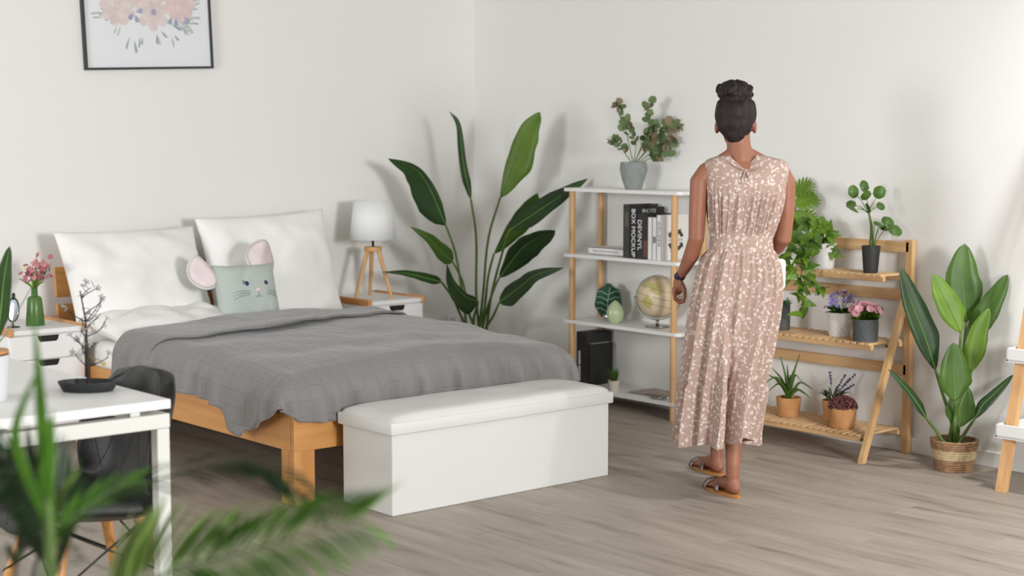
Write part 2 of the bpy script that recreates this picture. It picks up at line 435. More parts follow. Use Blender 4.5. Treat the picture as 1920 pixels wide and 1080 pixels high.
def duvet_point(s, q, lift):
    """s: metres across (0 at bed centre), q: metres along from the head"""
    R = 0.125
    xc = (DXL+DXR)/2; hw = (DXR-DXL)/2; x = xc+s; dx = 0.0
    if abs(s) > hw:
        e = abs(s)-hw; sg = 1 if s > 0 else -1
        th = min(e/R, PI/2); rest = max(0, e-R*PI/2)
        x = xc+sg*(hw+R*math.sin(th)+rest*0.12); dx = R*(1-math.cos(th))+rest
    y = -q; dy = 0.0; e2 = q+DYF
    if e2 > 0:
        th = min(e2/R, PI/2); rest = max(0, e2-R*PI/2)
        y = DYF-R*math.sin(th)-rest*0.05; dy = R*(1-math.cos(th))+rest
    top = 0.565+0.035*math.cos(min(1, abs(s)/hw)*PI/2)
    top += 0.014*noise.noise(Vector((x*1.7, y*1.7, 3)))+0.010*noise.noise(Vector((x*5, y*4, 9)))+0.004*noise.noise(Vector((x*12, y*9, 4)))
    top -= 0.03*ss(0.0, 0.45, -y-0.5)*0+0.035*ss(1.5, 2.25, -y)
    drop = (dx**2.6+dy**2.6)**(1/2.6)
    z = top-drop
    # gathers near the hems
    g = ss(0.02, 0.16, dy); z += 0.0
    y -= g*(0.012*math.sin(x*48+2.0*math.sin(x*9))+0.010*math.sin(x*23+1)+0.006*math.sin(x*94))
    gx = ss(0.02, 0.16, dx)
    sgn = 1 if s > 0 else -1
    x += sgn*gx*(0.010*math.sin(y*40+1.5*math.sin(y*11))+0.012*math.sin(y*17+2))
    # shallow pulled wrinkles on the top
    w = (1-ss(0, 0.1, dx))*(1-ss(0, 0.1, dy))
    z += w*0.004*math.sin(9*(x*0.5+y*1.6)+3*noise.noise(Vector((x*2, y*2, 1))))
    return Vector((x, y, z+lift))
def duvet_sheet(q0f, q1f, sl, sr, lift, nu=150, nv=110, roll=False, tip=0.0):
    rows = []; uv = []
    for j in range(nv+1):
        v = j/nv; row = []; ur = []
        for i in range(nu+1):
            s = sl-(tip*ss(0.72, 1, v) if tip else 0)*(1-i/nu)**2+(sr-sl)*i/nu
            xx = (DXL+DXR)/2+s
            q = q0f(xx)+(q1f(xx)-q0f(xx))*v
            lf = lift
            if roll: lf = lift+0.020*ss(0.85, 1, v)*math.exp(-((xx+2.35)/0.35)**2)-0.02*(1-ss(0, 0.08, v))
            row.append(duvet_point(s, q, lf)); ur.append((s, q))
        rows.append(row); uv.append(ur)
    bm = newbm(); V = grid(bm, rows); lay = bm.loops.layers.uv.new('UVMap')
    idx = {}
    for j in range(nv+1):
        for i in range(nu+1): idx[V[j][i]] = uv[j][i]
    for f in bm.faces:
        for lp in f.loops: lp[lay].uv = idx[lp.vert]
    return bm
duvet = thing('duvet', 'grey quilted duvet spread over the bed and hanging over its foot', 'duvet', (-2.09, -1.5, 0.5))
def hem(x):   # length at the foot; shorter where the fabric's corner hangs at the left side
    s = x-(DXL+DXR)/2; P = [(-1.2, 1.98), (-1.03, 2.04), (-0.93, 2.25), (-0.85, 2.42), (-0.72, 2.49), (-0.5, 2.50), (2, 2.50)]
    for (a, b), (c, d) in zip(P, P[1:]):
        if a <= s <= c: return b+(d-b)*(s-a)/(c-a)+0.008*math.sin(x*7)
    return 2.50
o = build('cover', duvet_sheet(lambda x: 0.90, hem, -0.955, 0.95, 0.012, 150, 150, tip=0.09), M_duvet, duvet, True)
md = o.modifiers.new('thick', 'SOLIDIFY'); md.thickness = 0.02; md.offset = -0.6
o = build('folded_end', duvet_sheet(lambda x: 0.85, lambda x: -seam_y(x), -0.97, 0.93, 0.034, 140, 60, roll=True), M_duvet, duvet, True)
md = o.modifiers.new('thick', 'SOLIDIFY'); md.thickness = 0.012; md.offset = -1

# ---- pillows
def pillow(name, label, loc, w, h, t, R3, material, seed, group=None, power=2.6, corner=0.05, rough=1.0):
    bm = newbm(); n = 36
    for sgn in (1, -1):
        rows = []
        for j in range(n+1):
            row = []
            for i in range(n+1):
                u = -1+2*i/n; v = -1+2*j/n
                f = max(0.0, (1-abs(u)**power)*(1-abs(v)**power))**0.5
                pin = 1-corner*(1-abs(u)**2)*abs(v)**4
                pin2 = 1-corner*(1-abs(v)**2)*abs(u)**4
                wr = 0.012*noise.noise(Vector((u*2.2+seed, v*2.2, sgn)))+0.006*noise.noise(Vector((u*6+seed, v*5, sgn*2)))
                crease = 0.010*math.sin(8*(u*v)+5*noise.noise(Vector((u*1.5, v*1.5, seed))))*f
                row.append(Vector((u*w/2*pin2, v*h/2*pin, sgn*(t/2*f+0.004+rough*(wr+crease)*min(1, f*1.5)))))
            rows.append(row)
        grid(bm, rows)
    bmesh.ops.bridge_loops(bm, edges=[e for e in bm.edges if e.is_boundary])
    bmesh.ops.transform(bm, matrix=R3.to_4x4(), verts=bm.verts[:])
    bmesh.ops.translate(bm, vec=Vector(loc), verts=bm.verts[:])
    return bm
def pose(tilt, roll=0.0, yaw=0.0):
    # local x -> across, local y -> up the pillow, local z -> towards the foot of the bed
    return Matrix.Rotation(yaw, 3, 'Z') @ Matrix.Rotation(roll, 3, 'Y') @ Matrix.Rotation(PI/2-tilt, 3, 'X')
bm = pillow('p', '', (-2.50, -0.33, 0.755), 0.80, 0.60, 0.19, pose(0.42, 0.0, 0.04), M_linen, 1.0)
single('pillow', bm, M_linen, (-2.50, -0.33, 0.5), 'large white pillow leaning on the headboard nearest the left nightstand', 'pillow', 'white bed pillows', True)
bm = pillow('p', '', (-1.685, -0.30, 0.79), 0.80, 0.62, 0.19, pose(0.32, -0.03, -0.03), M_linen, 5.0)
single('pillow', bm, M_linen, (-1.685, -0.30, 0.5), 'large white pillow leaning on the headboard behind the mouse cushion', 'pillow', 'white bed pillows', True)
bm = pillow('p', '', (-2.47, -0.62, 0.565), 0.78, 0.46, 0.15, Matrix.Rotation(math.radians(8), 3, 'X'), M_linen, 9.0)
single('pillow', bm, M_linen, (-2.47, -0.62, 0.5), 'flat white pillow lying at the foot of the leaning white pillows', 'pillow', 'white bed pillows', True)

# ---- mouse cushion
M_mouse = mat('sage_plush', (184, 193, 186), 0.95, bump=0.1, bscale=160)
M_pink = mat('pink_satin', (230, 214, 216), 0.55, var=0.08, vscale=20)
M_ink = mat('navy_thread', (44, 46, 92), 0.7)
M_threadg = mat('grey_thread', (142, 150, 146), 0.8)
mc = Vector((-2.06, -0.66, 0.70))
mouse = thing('mouse_cushion', 'sage green square cushion with mouse face and round pink ears', 'cushion', (mc.x, mc.y, 0.53))
P3 = pose(0.34, 0.0, -0.10)
bm = pillow('m', '', mc, 0.34, 0.31, 0.13, P3, M_mouse, 3.0, power=3.5, corner=0.06, rough=0.3)
build('cushion_body', bm, M_mouse, mouse, True)
def on_mouse(u, v, d=0.0):
    f = max(0.0, (1-abs(u)**3.5)*(1-abs(v)**3.5))**0.5
    return mc+P3 @ Vector((u*0.17, v*0.155, 0.065*f+0.006+d))
def ear(cu, cv, rot, w, h, tw):
    bm = newbm(); bm2 = newbm(); n = 20
    for b, k, dz in ((bm, 1.0, 0.0), (bm2, 0.90, 0.012)):
        rows = []
        for j in range(9):
            rr = j/8*k; row = []
            for i in range(n):
                a = 2*PI*i/n
                x = math.cos(a)*rr*w; y = math.sin(a)*rr*h
                z = dz*(1 if rr < 0.99*k else 0.6)+0.03*math.sin(x/w*PI*0.9+tw)+0.012*math.cos(3*a+tw)*rr*rr
                p = Vector((x*math.cos(rot)-y*math.sin(rot), x*math.sin(rot)+y*math.cos(rot), z))
                row.append(mc+P3 @ (p+Vector((cu, cv, -0.02))))
            rows.append(row)
        grid(b, rows, True)
    o = build('ear', bm, mat('pale_plush', (214, 212, 208), 0.95), mouse, True); md = o.modifiers.new('t', 'SOLIDIFY'); md.thickness = 0.012
    o2 = build('ear_lining', bm2, M_pink, o, True); md = o2.modifiers.new('t', 'SOLIDIFY'); md.thickness = 0.006
ear(-0.215, 0.125, 0.50, 0.062, 0.098, 0.8)
ear(0.125, 0.185, -0.25, 0.090, 0.098, 2.2)
for u in (-0.13, 0.50):
    bm = newbm(); p = on_mouse(u, 0.22); ellipsoid(bm, p, P3 @ Vector((0.011, 0, 0)), P3 @ Vector((0, 0.013, 0)), P3 @ Vector((0, 0, 0.004)), 12, 6)
    e_ = build('eye', bm, M_ink, mouse, True)
    bm = newbm()
    for k in range(3):
        a = p+P3 @ Vector((-0.008, 0.008-0.005*k, 0)); tube(bm, [a, a+P3 @ Vector((-0.016, 0.010-0.004*k, 0))], 0.0014, 5)
    build('lashes', bm, M_ink, e_)
bm = newbm(); p = on_mouse(0.20, 0.0); ellipsoid(bm, p, P3 @ Vector((0.015, 0, 0)), P3 @ Vector((0, 0.011, 0)), P3 @ Vector((0, 0, 0.004)), 12, 6); build('nose', bm, M_pink, mouse, True)
bm = newbm()
tube(bm, [on_mouse(0.20, -0.07), on_mouse(0.20, -0.20)], 0.0016, 5)
for sg in (-1, 1): tube(bm, [on_mouse(0.20, -0.20), on_mouse(0.20+sg*0.05, -0.25), on_mouse(0.20+sg*0.11, -0.22)], 0.0016, 5)
build('mouth', bm, M_threadg, mouse)
bm = newbm()
for k in range(3):
    tube(bm, [on_mouse(-0.08, -0.03-0.06*k), on_mouse(-0.4, -0.02-0.09*k), on_mouse(-0.62, -0.07-0.12*k)], 0.0016, 5)
    tube(bm, [on_mouse(0.52, -0.03-0.06*k), on_mouse(0.7, -0.03-0.08*k), on_mouse(0.85, -0.08-0.1*k)], 0.0016, 5)
build('whiskers', bm, M_threadg, mouse)

# ================================================================== STORAGE BENCH
M_fauxl = mat('white_leatherette', (217, 217, 213), 0.55, bump=0.05, bscale=240)
ben = thing('storage_bench', 'long white leatherette storage bench with padded lid at the foot of the bed', 'bench', (-2.055, -2.56, 0))
bm = newbm(); box(bm, (-2.65, -2.73, 0.0), (-1.461, -2.385, 0.335), 0.006, 2); build('body', bm, M_fauxl, ben)
bm = newbm(); box(bm, (-2.665, -2.745, 0.328), (-1.446, -2.37, 0.378), 0.005, 2)
rows = []
for j in range(25):
    row = []
    for i in range(61):
        u = -1+2*i/60; v = -1+2*j/24
        f = (max(0, 1-abs(u)**14)*max(0, 1-abs(v)**6))**0.4
        row.append(Vector((-2.0555+u*0.607, -2.5575+v*0.185, 0.37+0.042*f+0.004*f*noise.noise(Vector((u*4, v*1.5, 2))))))
    rows.append(row)
grid(bm, rows); build('lid', bm, M_fauxl, ben, True, auto=50)

# ================================================================== NIGHTSTANDS
M_slot = mat('slot_shade_black', (16, 16, 16), 0.7)  # black in place of the shade inside the handle cut-outs
def nightstand(x0, x1, label):
    t = thing('nightstand', label, 'nightstand', ((x0+x1)/2, -0.26, 0), 'nightstands beside the bed')
    y0, y1 = -0.50, -0.03
    bm = newbm(); box(bm, (x0, y0+0.018, 0.10), (x1, y1, 0.555), 0.003); build('body', bm, M_white, t)
    bm = newbm(); box(bm, (x0+0.022, y0, 0.557), (x1-0.022, y1, 0.58), 0.003); build('top', bm, M_white, t)
    for xx in (x0-0.004, x1-0.022):
        bm = newbm(); box(bm, (xx, y0-0.006, 0.552), (xx+0.026, y1, 0.592), 0.008, 3); build('edge_bar', bm, M_pineY, t)
    for z0, z1 in ((0.437, 0.55), (0.318, 0.432), (0.13, 0.313)):
        bm = newbm(); box(bm, (x0+0.012, y0, z0), (x1-0.012, y0+0.018, z1), 0.002); d = build('drawer', bm, M_white, t)
        xm = (x0+x1)/2; bm = newbm()
        pr = [(-0.055, 0), (0.055, 0), (0.048, -0.022), (0.040, -0.030), (-0.040, -0.030), (-0.048, -0.022)]
        a = [bm.verts.new((xm+px_, y0-0.0015, z1-0.001+pz)) for px_, pz in pr]; b = [bm.verts.new((xm+px_, y0+0.005, z1-0.001+pz)) for px_, pz in pr]
        ringface(bm, a, b); cap(bm, a); cap(bm, b, True); build('handle_cutout_shade', bm, M_slot, d)
    for xx in (x0+0.02, x1-0.05):
        for yy in (y0+0.03, y1-0.06):
            bm = newbm(); tube(bm, [(xx+0.015, yy+0.015, 0.102), (xx+0.015, yy+0.015, 0.0)], [0.018, 0.012], 12); build('leg', bm, M_pine, t, True, auto=50)
nightstand(-1.175, -0.785, 'white drawer nightstand with wooden edges under the tripod lamp')
nightstand(-3.265, -2.875, 'white drawer nightstand with wooden edges under the green flower vase')

# ---- tripod lamp
LX, LY = -0.995, -0.29
lamp = thing('table_lamp', 'table lamp with white drum shade on pale wooden tripod legs', 'lamp', (LX, LY, 0.58))
M_shade = mat('white_lampshade', (236, 237, 236), 0.9)
bm = newbm(); lathe(bm, [(0.136, 0.917), (0.108, 1.14)], (LX, LY, 0), 40, capb=False); o = build('lamp_shade', bm, M_shade, lamp, True)
md = o.modifiers.new('t', 'SOLIDIFY'); md.thickness = 0.003
bm = newbm()
for k in range(3):
    a = 2*PI*k/3; tube(bm, [(LX, LY, 1.10), (LX+0.109*math.cos(a), LY+0.109*math.sin(a), 1.12)], 0.002, 6)
build('shade_ring', bm, M_metal, lamp)
bm = newbm(); tube(bm, [(LX, LY, 0.87), (LX, LY, 1.105)], 0.007, 10); build('pole', bm, M_black, lamp, True)
bm = newbm(); lathe(bm, [(0.050, 0.848), (0.052, 0.852), (0.052, 0.870), (0.050, 0.874)], (LX, LY, 0), 28, capt=True); build('tripod_disc', bm, M_pine, lamp, True, auto=40)
for a in (-150, -15, 105):
    r = math.radians(a)+YAW-PI/2; d = Vector((math.cos(r), math.sin(r), 0))
    bm = newbm(); tube(bm, [Vector((LX, LY, 0.853))+d*0.034, Vector((LX, LY, 0.5805))+d*0.112], [0.0135, 0.010], 12); build('leg', bm, M_pine, lamp, True, auto=50)

# ================================================================== PICTURE ON THE LEFT WALL
pc = Vector((-2.238, -0.012, 1.862)); tilt = math.radians(2.3)
pic = thing('framed_picture', 'black framed flower print hanging slightly tilted above the bed', 'picture', (pc.x, pc.y, pc.z))
def pp(u, v, y=-0.02):   # u metres right, v metres up from the middle of the lower edge
    return Vector((pc.x+u*math.cos(tilt)-v*math.sin(tilt), y, pc.z+u*math.sin(tilt)+v*math.cos(tilt)))
PWD, PHT = 0.75, 0.60
def pframe(bm, u0, u1, v0, v1, y0, y1):
    a = [bm.verts.new(pp(u, v, y)) for y in (y0, y1) for u, v in ((u0, v0), (u1, v0), (u1, v1), (u0, v1))]
    for f in ((0, 1, 2, 3), (4, 5, 6, 7), (0, 1, 5, 4), (1, 2, 6, 5), (2, 3, 7, 6), (3, 0, 4, 7)): bm.faces.new([a[i] for i in f])
hw = PWD/2; fwid = 0.012
M_frame = mat('black_frame', (42, 50, 50), 0.45)
for nm, r in (('frame_side', (-hw, -hw+fwid, 0, PHT)), ('frame_side', (hw-fwid, hw, 0, PHT)), ('frame_side', (-hw+fwid, hw-fwid, 0, fwid)), ('frame_side', (-hw+fwid, hw-fwid, PHT-fwid, PHT))):
    bm = newbm(); pframe(bm, *r, -0.028, -0.001); build(nm, bm, M_frame, pic)
bm = newbm(); pframe(bm, -hw+fwid, hw-fwid, fwid, PHT-fwid, -0.017, -0.002); paper = build('print', bm, mat('print_paper', (232, 234, 236), 0.6), pic)
rnd = random.Random(4)
def petal(bm, c, ang, ln, wd, y):
    n = 12; vs = []
    for k in range(n):
        a = 2*PI*k/n; x = (math.cos(a)+1)/2*ln; w = math.sin(a)*wd*(0.55+0.45*math.cos(a))
        vs.append(bm.verts.new(pp(c[0]+x*math.cos(ang)-w*math.sin(ang), c[1]+x*math.sin(ang)+w*math.cos(ang), y)))
    bm.faces.new(vs)
prints = {k: newbm() for k in ('a', 'b', 'c', 'd', 'e')}
for k in range(90):      # leaves radiating from the bouquet
    a = rnd.uniform(0, 2*PI); r = rnd.uniform(0.13, 0.205)
    petal(prints['d' if k % 3 else 'e'], (math.cos(a)*r*1.35, 0.33+math.sin(a)*r*0.95), a+rnd.uniform(-0.5, 0.5), rnd.uniform(0.035, 0.08), rnd.uniform(0.006, 0.013), -0.0172-0.00001*k)
for (u, v, r, key, n) in ((-0.17, 0.33, 0.105, 'a', 9), (0.03, 0.30, 0.10, 'a', 7), (0.19, 0.345, 0.095, 'b', 9), (-0.05, 0.42, 0.09, 'b', 8), (0.1, 0.44, 0.085, 'a', 8)):
    for k in range(n): petal(prints[key], (u, v), 2*PI*k/n+u*7, r, r*0.42, -0.0182-0.00002*k-abs(u)*0.001)
for (u, v, a) in ((-0.085, 0.295, -2.2), (-0.075, 0.285, -1.2), (-0.07, 0.30, 0.2), (0.165, 0.27, -1.6), (0.215, 0.275, -0.8), (0.14, 0.275, -2.0)):
    petal(prints['c'], (u, v), a, 0.042, 0.02, -0.0189)
for k in range(10): petal(prints['c'], (0.035, 0.30), 2*PI*k/10, 0.02, 0.004, -0.0191)
for k, (key, c) in enumerate((('d', (196, 203, 198)), ('e', (168, 180, 182)), ('a', (230, 216, 213)), ('b', (232, 208, 206)), ('c', (176, 176, 200)))):
    tag(build('printed_petals', prints[key], mat('ink_'+key, c, 0.8, var=0.16, vscale=22), paper), kind='stuff')

# ================================================================== PLANT HELPERS
M_lf_bright = leafmat('leaf_bright', (110, 144, 36), (90, 126, 28))
M_lf_mid = leafmat('leaf_mid', (82, 116, 38), (62, 96, 30))
M_lf_deep = leafmat('leaf_deep', (52, 82, 38), (40, 66, 32))
M_stem = leafmat('stem_green', (110, 138, 66), (88, 116, 54), 0.5)
M_rib = leafmat('leaf_rib', (118, 156, 74), (100, 140, 62), 0.5)
M_lf_euc = leafmat('leaf_eucalyptus', (126, 146, 98), (100, 124, 80), 0.7)
M_lf_red = leafmat('leaf_reddish', (150, 124, 100), (126, 128, 92), 0.7)
def blade(bm, mid, wl, wr, side, fold=0.15, n=14, power=0.75, tipsharp=1.0, wave=0.0, seed=0.0, shape=None):
    """leaf blade along the midrib points; wl / wr half widths, side = direction of the right half"""
    P = spline(mid, n); side = Vector(side).normalized(); rows = []
    for i, p in enumerate(P):
        t = i/(n-1)
        w = (math.sin(PI*min(1, t**power)))**(0.62 if tipsharp > 0.9 else 0.42) if 0 < t < 1 else 0.0
        w *= (1-0.35*t*tipsharp) if t > 0.5 else (1-0.35*0.5*tipsharp)
        if shape == 'point': w = min(1, t/0.16)**0.6*max(0, 1-t**1.7)**0.8
        elif shape == 'round': w = min(1, t/0.30)**0.65*max(0, 1-t**3.2)**0.62*(0.9+0.1*math.sin(PI*t))
        w = max(w, 0.015)
        a = P[max(0, i-1)]; b = P[min(n-1, i+1)]; T = (b-a).normalized()
        s = (side-T*side.dot(T)).normalized(); nr = T.cross(s)
        if nr.dot(FW) > 0: nr = -nr
        k1 = 1+wave*math.sin(t*23+seed); k2 = 1+wave*math.sin(t*19+seed*2+1)
        f = fold*w
        rows.append([p-s*wl*w*k1+nr*f*wl, p-s*wl*w*0.5+nr*f*wl*0.35, p, p+s*wr*w*0.5+nr*f*wr*0.35, p+s*wr*w*k2+nr*f*wr])
    grid(bm, rows); return P
def petiole(parent, pts, r0, r1, n=14, m=None):
    P = spline(pts, n); bm = newbm(); tube(bm, P, [r0+(r1-r0)*i/(n-1) for i in range(n)], 8)
    return build('stem', bm, m or M_stem, parent, True)
def big_leaf(root, stem_pts, mid_pts, wl, wr, m, sdir=(1, 0), fold=0.2, r=(0.011, 0.006), wave=0.04, power=0.75, shape='round'):
    k_ = 1.16 if shape == 'round' else 1.12
    wl *= k_; wr *= k_
    """sdir: (image-right weight, depth weight) of the right half of the blade"""
    if stem_pts: petiole(root, list(stem_pts)+[mid_pts[0]], *r)
    a, b = mid_pts[0], mid_pts[-1]; T = (b-a).normalized()
    perp = T.cross(-FW).normalized()
    if perp.dot(RT)+0.001 < 0: perp = -perp
    s = (perp*sdir[0]+FH*sdir[1]).normalized()
    bm = newbm(); P = blade(bm, mid_pts, wl, wr, s, fold, 26, power, 0.6, wave, a.x*9, shape)
    o = build('leaf', bm, m, root, True)
    o.modifiers.new('t', 'SOLIDIFY').thickness = 0.0012
    bm = newbm(); tube(bm, P[:-1], [r[1]*0.55*(1-i/len(P))+0.0006 for i in range(len(P)-1)], 6); build('midrib', bm, M_rib, o, True)
    return o
def small_leaf_mesh(name, m, ln=1.0, wd=0.6, fold=0.15, bend=0.15, heart=False):
    bm = newbm(); rows = []; n = 8
    for i in range(n):
        t = i/(n-1)
        if heart: w = (math.sin(PI*t**0.55))**0.8*(1-0.25*t) if 0 < t < 1 else 0.02
        else: w = math.sin(PI*t**0.85)**0.8 if 0 < t < 1 else 0.02
        x = t*ln-(0.10*ln if heart and i == 0 else 0)*0; z = -bend*t*t*ln; ww = wd*0.5*w
        rows.append([Vector((x-(0.08*ln*(1-t) if heart else 0), -ww, z+fold*ww)), Vector((x, -ww*0.5, z+fold*ww*0.4)), Vector((x, 0, z)), Vector((x, ww*0.5, z+fold*ww*0.4)), Vector((x-(0.08*ln*(1-t) if heart else 0), ww, z+fold*ww))])
    grid(bm, rows); return mesh_of(name, bm, m)
def rdir(rnd, up=0.0):
    v = Vector((rnd.gauss(0, 1), rnd.gauss(0, 1), rnd.gauss(0, 1)+up)); return v.normalized()
def pot(root, c, r0, r1, h, material, n=32, wall=0.006, soil=True, name='pot', ribs=None, lip=0.0):
    bm = newbm(); prof = [(r0*0.96, 0.0), (r0, 0.004)]
    k = 8
    for i in range(1, k+1): prof.append((r0+(r1-r0)*i/k, h*i/k))
    if lip: prof += [(r1+lip, h-lip*2), (r1+lip, h)]
    prof += [(r1-wall, h), (r1-wall, h*0.8)]
    lathe(bm, prof, c, n); o = build(name, bm, material, root, True, auto=40)
    if soil:
        bm = newbm(); lathe(bm, [(r1-wall, h*0.86), (r1*0.5, h*0.9)], c, 20, capt=True, capb=False); build('soil', bm, M_soil, root, True)
    return o

# ================================================================== BOOKSHELF
SX0, SX1, SY0, SY1 = -0.285, -0.012, -2.035, -1.125
shelf = thing('bookshelf', 'open four-tier white shelf on round bamboo posts behind the woman', 'shelf', (-0.148, -1.58, 0))
SZ = (0.100, 0.474, 0.848, 1.218)
for z in SZ:
    bm = newbm(); c = 0.03; pts = []
    for (cx, cy, a0) in ((SX1-c, SY1-c, 0), (SX0+c, SY1-c, 90), (SX0+c, SY0+c, 180), (SX1-c, SY0+c, 270)):
        for k in range(6):
            a = math.radians(a0+18*k); pts.append((cx+c*math.cos(a), cy+c*math.sin(a)))
    a = [bm.verts.new((x, y, z)) for x, y in pts]; b = [bm.verts.new((x, y, z-0.018)) for x, y in pts]
    ringface(bm, a, b); cap(bm, a); cap(bm, b, True); build('shelf_board', bm, M_white, shelf)
for x in (-0.262, -0.04):
    for y in (-1.19, -1.98):
        bm = newbm()
        for z0, z1 in ((0.0, 0.083), (0.099, 0.457), (0.473, 0.831), (0.847, 1.201)):
            tube(bm, [(x, y, z0), (x, y, z0+0.004), (x, y, z1-0.004), (x, y, z1)], [0.0165, 0.018, 0.018, 0.0165], 16)
        build('post', bm, M_bamboo, shelf, True, auto=40)

# ---- books
M_cov_blk = mat('cover_black', (40, 40, 40), 0.5); M_cov_blk2 = mat('cover_charcoal', (56, 55, 53), 0.5)
M_cov_wht = mat('cover_white', (232, 231, 228), 0.5); M_pages = mat('book_pages', (226, 222, 212), 0.8, var=0.06, vscale=40, stretch=(1, 30, 1))
M_brown = mat('print_brown', (104, 70, 56), 0.6); M_ltr = mat('print_white', (238, 238, 236), 0.6); M_grey = mat('print_grey', (120, 120, 118), 0.6)
M_dkprint = mat('print_dark', (70, 60, 56), 0.6)
def book(label, y0, y1, x0, dx, z, h, cm, group='books on the bookshelf'):
    """upright book: spine at x0 facing the room, y0 > y1"""
    t = thing('book', label, 'book', (x0+dx/2, (y0+y1)/2, z), group)
    bm = newbm(); th = 0.003
    box(bm, (x0, y1, z), (x0+th, y0, z+h), 0.0008, 1)
    box(bm, (x0, y1, z), (x0+dx, y1+th, z+h)); box(bm, (x0, y0-th, z), (x0+dx, y0, z+h)); build('cover', bm, cm, t)
    bm = newbm(); box(bm, (x0+th, y1+th, z+0.003), (x0+dx-0.004, y0-th, z+h-0.004)); build('pages', bm, M_pages if cm is M_cov_wht else M_cov_blk2, t)
    return t
zb = SZ[2]+0.0005
DN, RTY = (0, 0, -1), (0, -1, 0)
b1 = book('tallest black book at the left of the upright row on the shelf', -1.580, -1.632, -0.245, 0.215, zb, 0.290, M_cov_blk2)
bm = newbm(); box(bm, (-0.2458, -1.618, zb+0.17), (-0.245, -1.594, zb+0.25)); build('spine_print', bm, mat('print_olive', (96, 94, 74), 0.6), b1)
b2 = book('black book with BOX MOCKUP in white on the spine', -1.633, -1.682, -0.245, 0.215, zb, 0.276, M_cov_blk)
lettering('BOX MOCKUP', b2, (-0.2455, -1.657, zb+0.138), DN, RTY, 0.040, M_ltr)
lettering('PHOTO', b2, (-0.150, -1.6825, zb+0.254), (1, 0, 0), (0, 0, 1), 0.030, M_ltr)
b3 = book('black book with DEVINYL in white on the spine', -1.683, -1.766, -0.245, 0.225, zb, 0.243, M_cov_blk)
lettering('DEVINYL', b3, (-0.2455, -1.704, zb+0.128), DN, RTY, 0.042, M_ltr)
bm = newbm(); box(bm, (-0.2458, -1.764, zb+0.012), (-0.245, -1.735, zb+0.10)); build('spine_print', bm, M_brown, b3)
b4 = book('plain white book next to the black books on the shelf', -1.767, -1.800, -0.245, 0.2, zb, 0.226, M_cov_wht)
b5 = book('white book with small grey mark on the spine', -1.801, -1.832, -0.245, 0.2, zb, 0.226, M_cov_wht)
bm = newbm(); box(bm, (-0.2458, -1.826, zb+0.09), (-0.245, -1.808, zb+0.125)); build('spine_print', bm, M_grey, b5)
b6 = book('white book with GOLDEN on the spine and arrow emblem cover', -1.833, -1.868, -0.245, 0.21, zb, 0.240, M_cov_wht)
lettering('GOLDEN', b6, (-0.2455, -1.850, zb+0.14), DN, RTY, 0.028, M_dkprint, spacing=1.25)
lettering('GOLDEN', b6, (-0.135, -1.8685, zb+0.105), (1, 0, 0), (0, 0, 1), 0.022, M_grey, spacing=1.3)
ec = Vector((-0.135, -1.8688, zb+0.105))
for k in range(4):
    bm = newbm(); a0 = math.radians(45+90*k); pts = []
    for da, r in ((-26, 0.042), (-26, 0.064), (10, 0.064), (10, 0.076), (30, 0.053), (10, 0.030), (10, 0.042)):
        a = a0+math.radians(da); pts.append(bm.verts.new(ec+Vector((math.cos(a)*r, 0, math.sin(a)*r))))
    bm.faces.new(pts); bmesh.ops.triangulate(bm, faces=bm.faces[:])
    build('emblem_arrow', bm, M_dkprint, b6)
t = thing('book', 'white book lying flat at the left end of the shelf', 'book', (-0.12, -1.40, zb), 'books on the bookshelf')
bm = newbm(); box(bm, (-0.205, -1.545, zb), (-0.04, -1.262, zb+0.003)); box(bm, (-0.205, -1.545, zb+0.037), (-0.04, -1.262, zb+0.040)); box(bm, (-0.205, -1.545, zb), (-0.202, -1.262, zb+0.04)); build('cover', bm, M_cov_wht, t)
bm = newbm(); box(bm, (-0.202, -1.542, zb+0.003), (-0.045, -1.265, zb+0.037)); build('pages', bm, M_pages, t)
bm = newbm(); rnd = random.Random(2)
yy = -1.30
while yy > -1.50:
    w = rnd.uniform(0.006, 0.013); box(bm, (-0.2056, yy-w, zb+0.013), (-0.205, yy, zb+0.027)); yy -= w+0.005
build('spine_print', bm, mat('print_pale', (176, 176, 174), 0.6), t)

# ---- eucalyptus on top
ec = Vector((-0.165, -1.575, SZ[3]+0.0005))
eu = thing('potted_eucalyptus', 'eucalyptus with round green and reddish leaves in faceted grey pot', 'plant', ec)
M_conc = mat('grey_concrete', (142, 147, 144), 0.85, var=0.08, vscale=30)
bm = newbm(); rings = []
for r, z, off in ((0.046, 0, 0), (0.062, 0.05, 0.5), (0.078, 0.105, 0), (0.072, 0.148, 0.5), (0.066, 0.148, 0.5), (0.064, 0.125, 0.5)):
    rings.append([bm.verts.new(ec+Vector((r*math.cos(2*PI*(k+off)/9), r*math.sin(2*PI*(k+off)/9), z))) for k in range(9)])
for a, b in zip(rings, rings[1:]):
    for k in range(9):
        j = (k+1) % 9
        bm.faces.new((a[k], a[j], b[k])) if False else bm.faces.new((a[k], a[j], b[j], b[k]))
cap(bm, rings[0], True); bmesh.ops.triangulate(bm, faces=bm.faces[:]); build('pot', bm, M_conc, eu)
bm = newbm(); lathe(bm, [(0.064, 0.128), (0.03, 0.132)], ec, 9, capt=True, capb=False); build('soil', bm, M_soil, eu)
D_eu = depth(ec); base = ec+Vector((0, 0, 0.13))
bm = newbm(); rows = []
for j in range(1, 5): rows.append([Vector((0.5+math.cos(2*PI*k/12)*0.5*j/4, math.sin(2*PI*k/12)*0.46*j/4, 0.06*(j/4)**2)) for k in range(12)])
V = grid(bm, rows, True); cap(bm, V[0], True)
euc_g = mesh_of('leaf', bm, M_lf_euc)
euc_r = euc_g.copy(); euc_r.materials.clear(); euc_r.materials.append(M_lf_red)
rnd = random.Random(11)
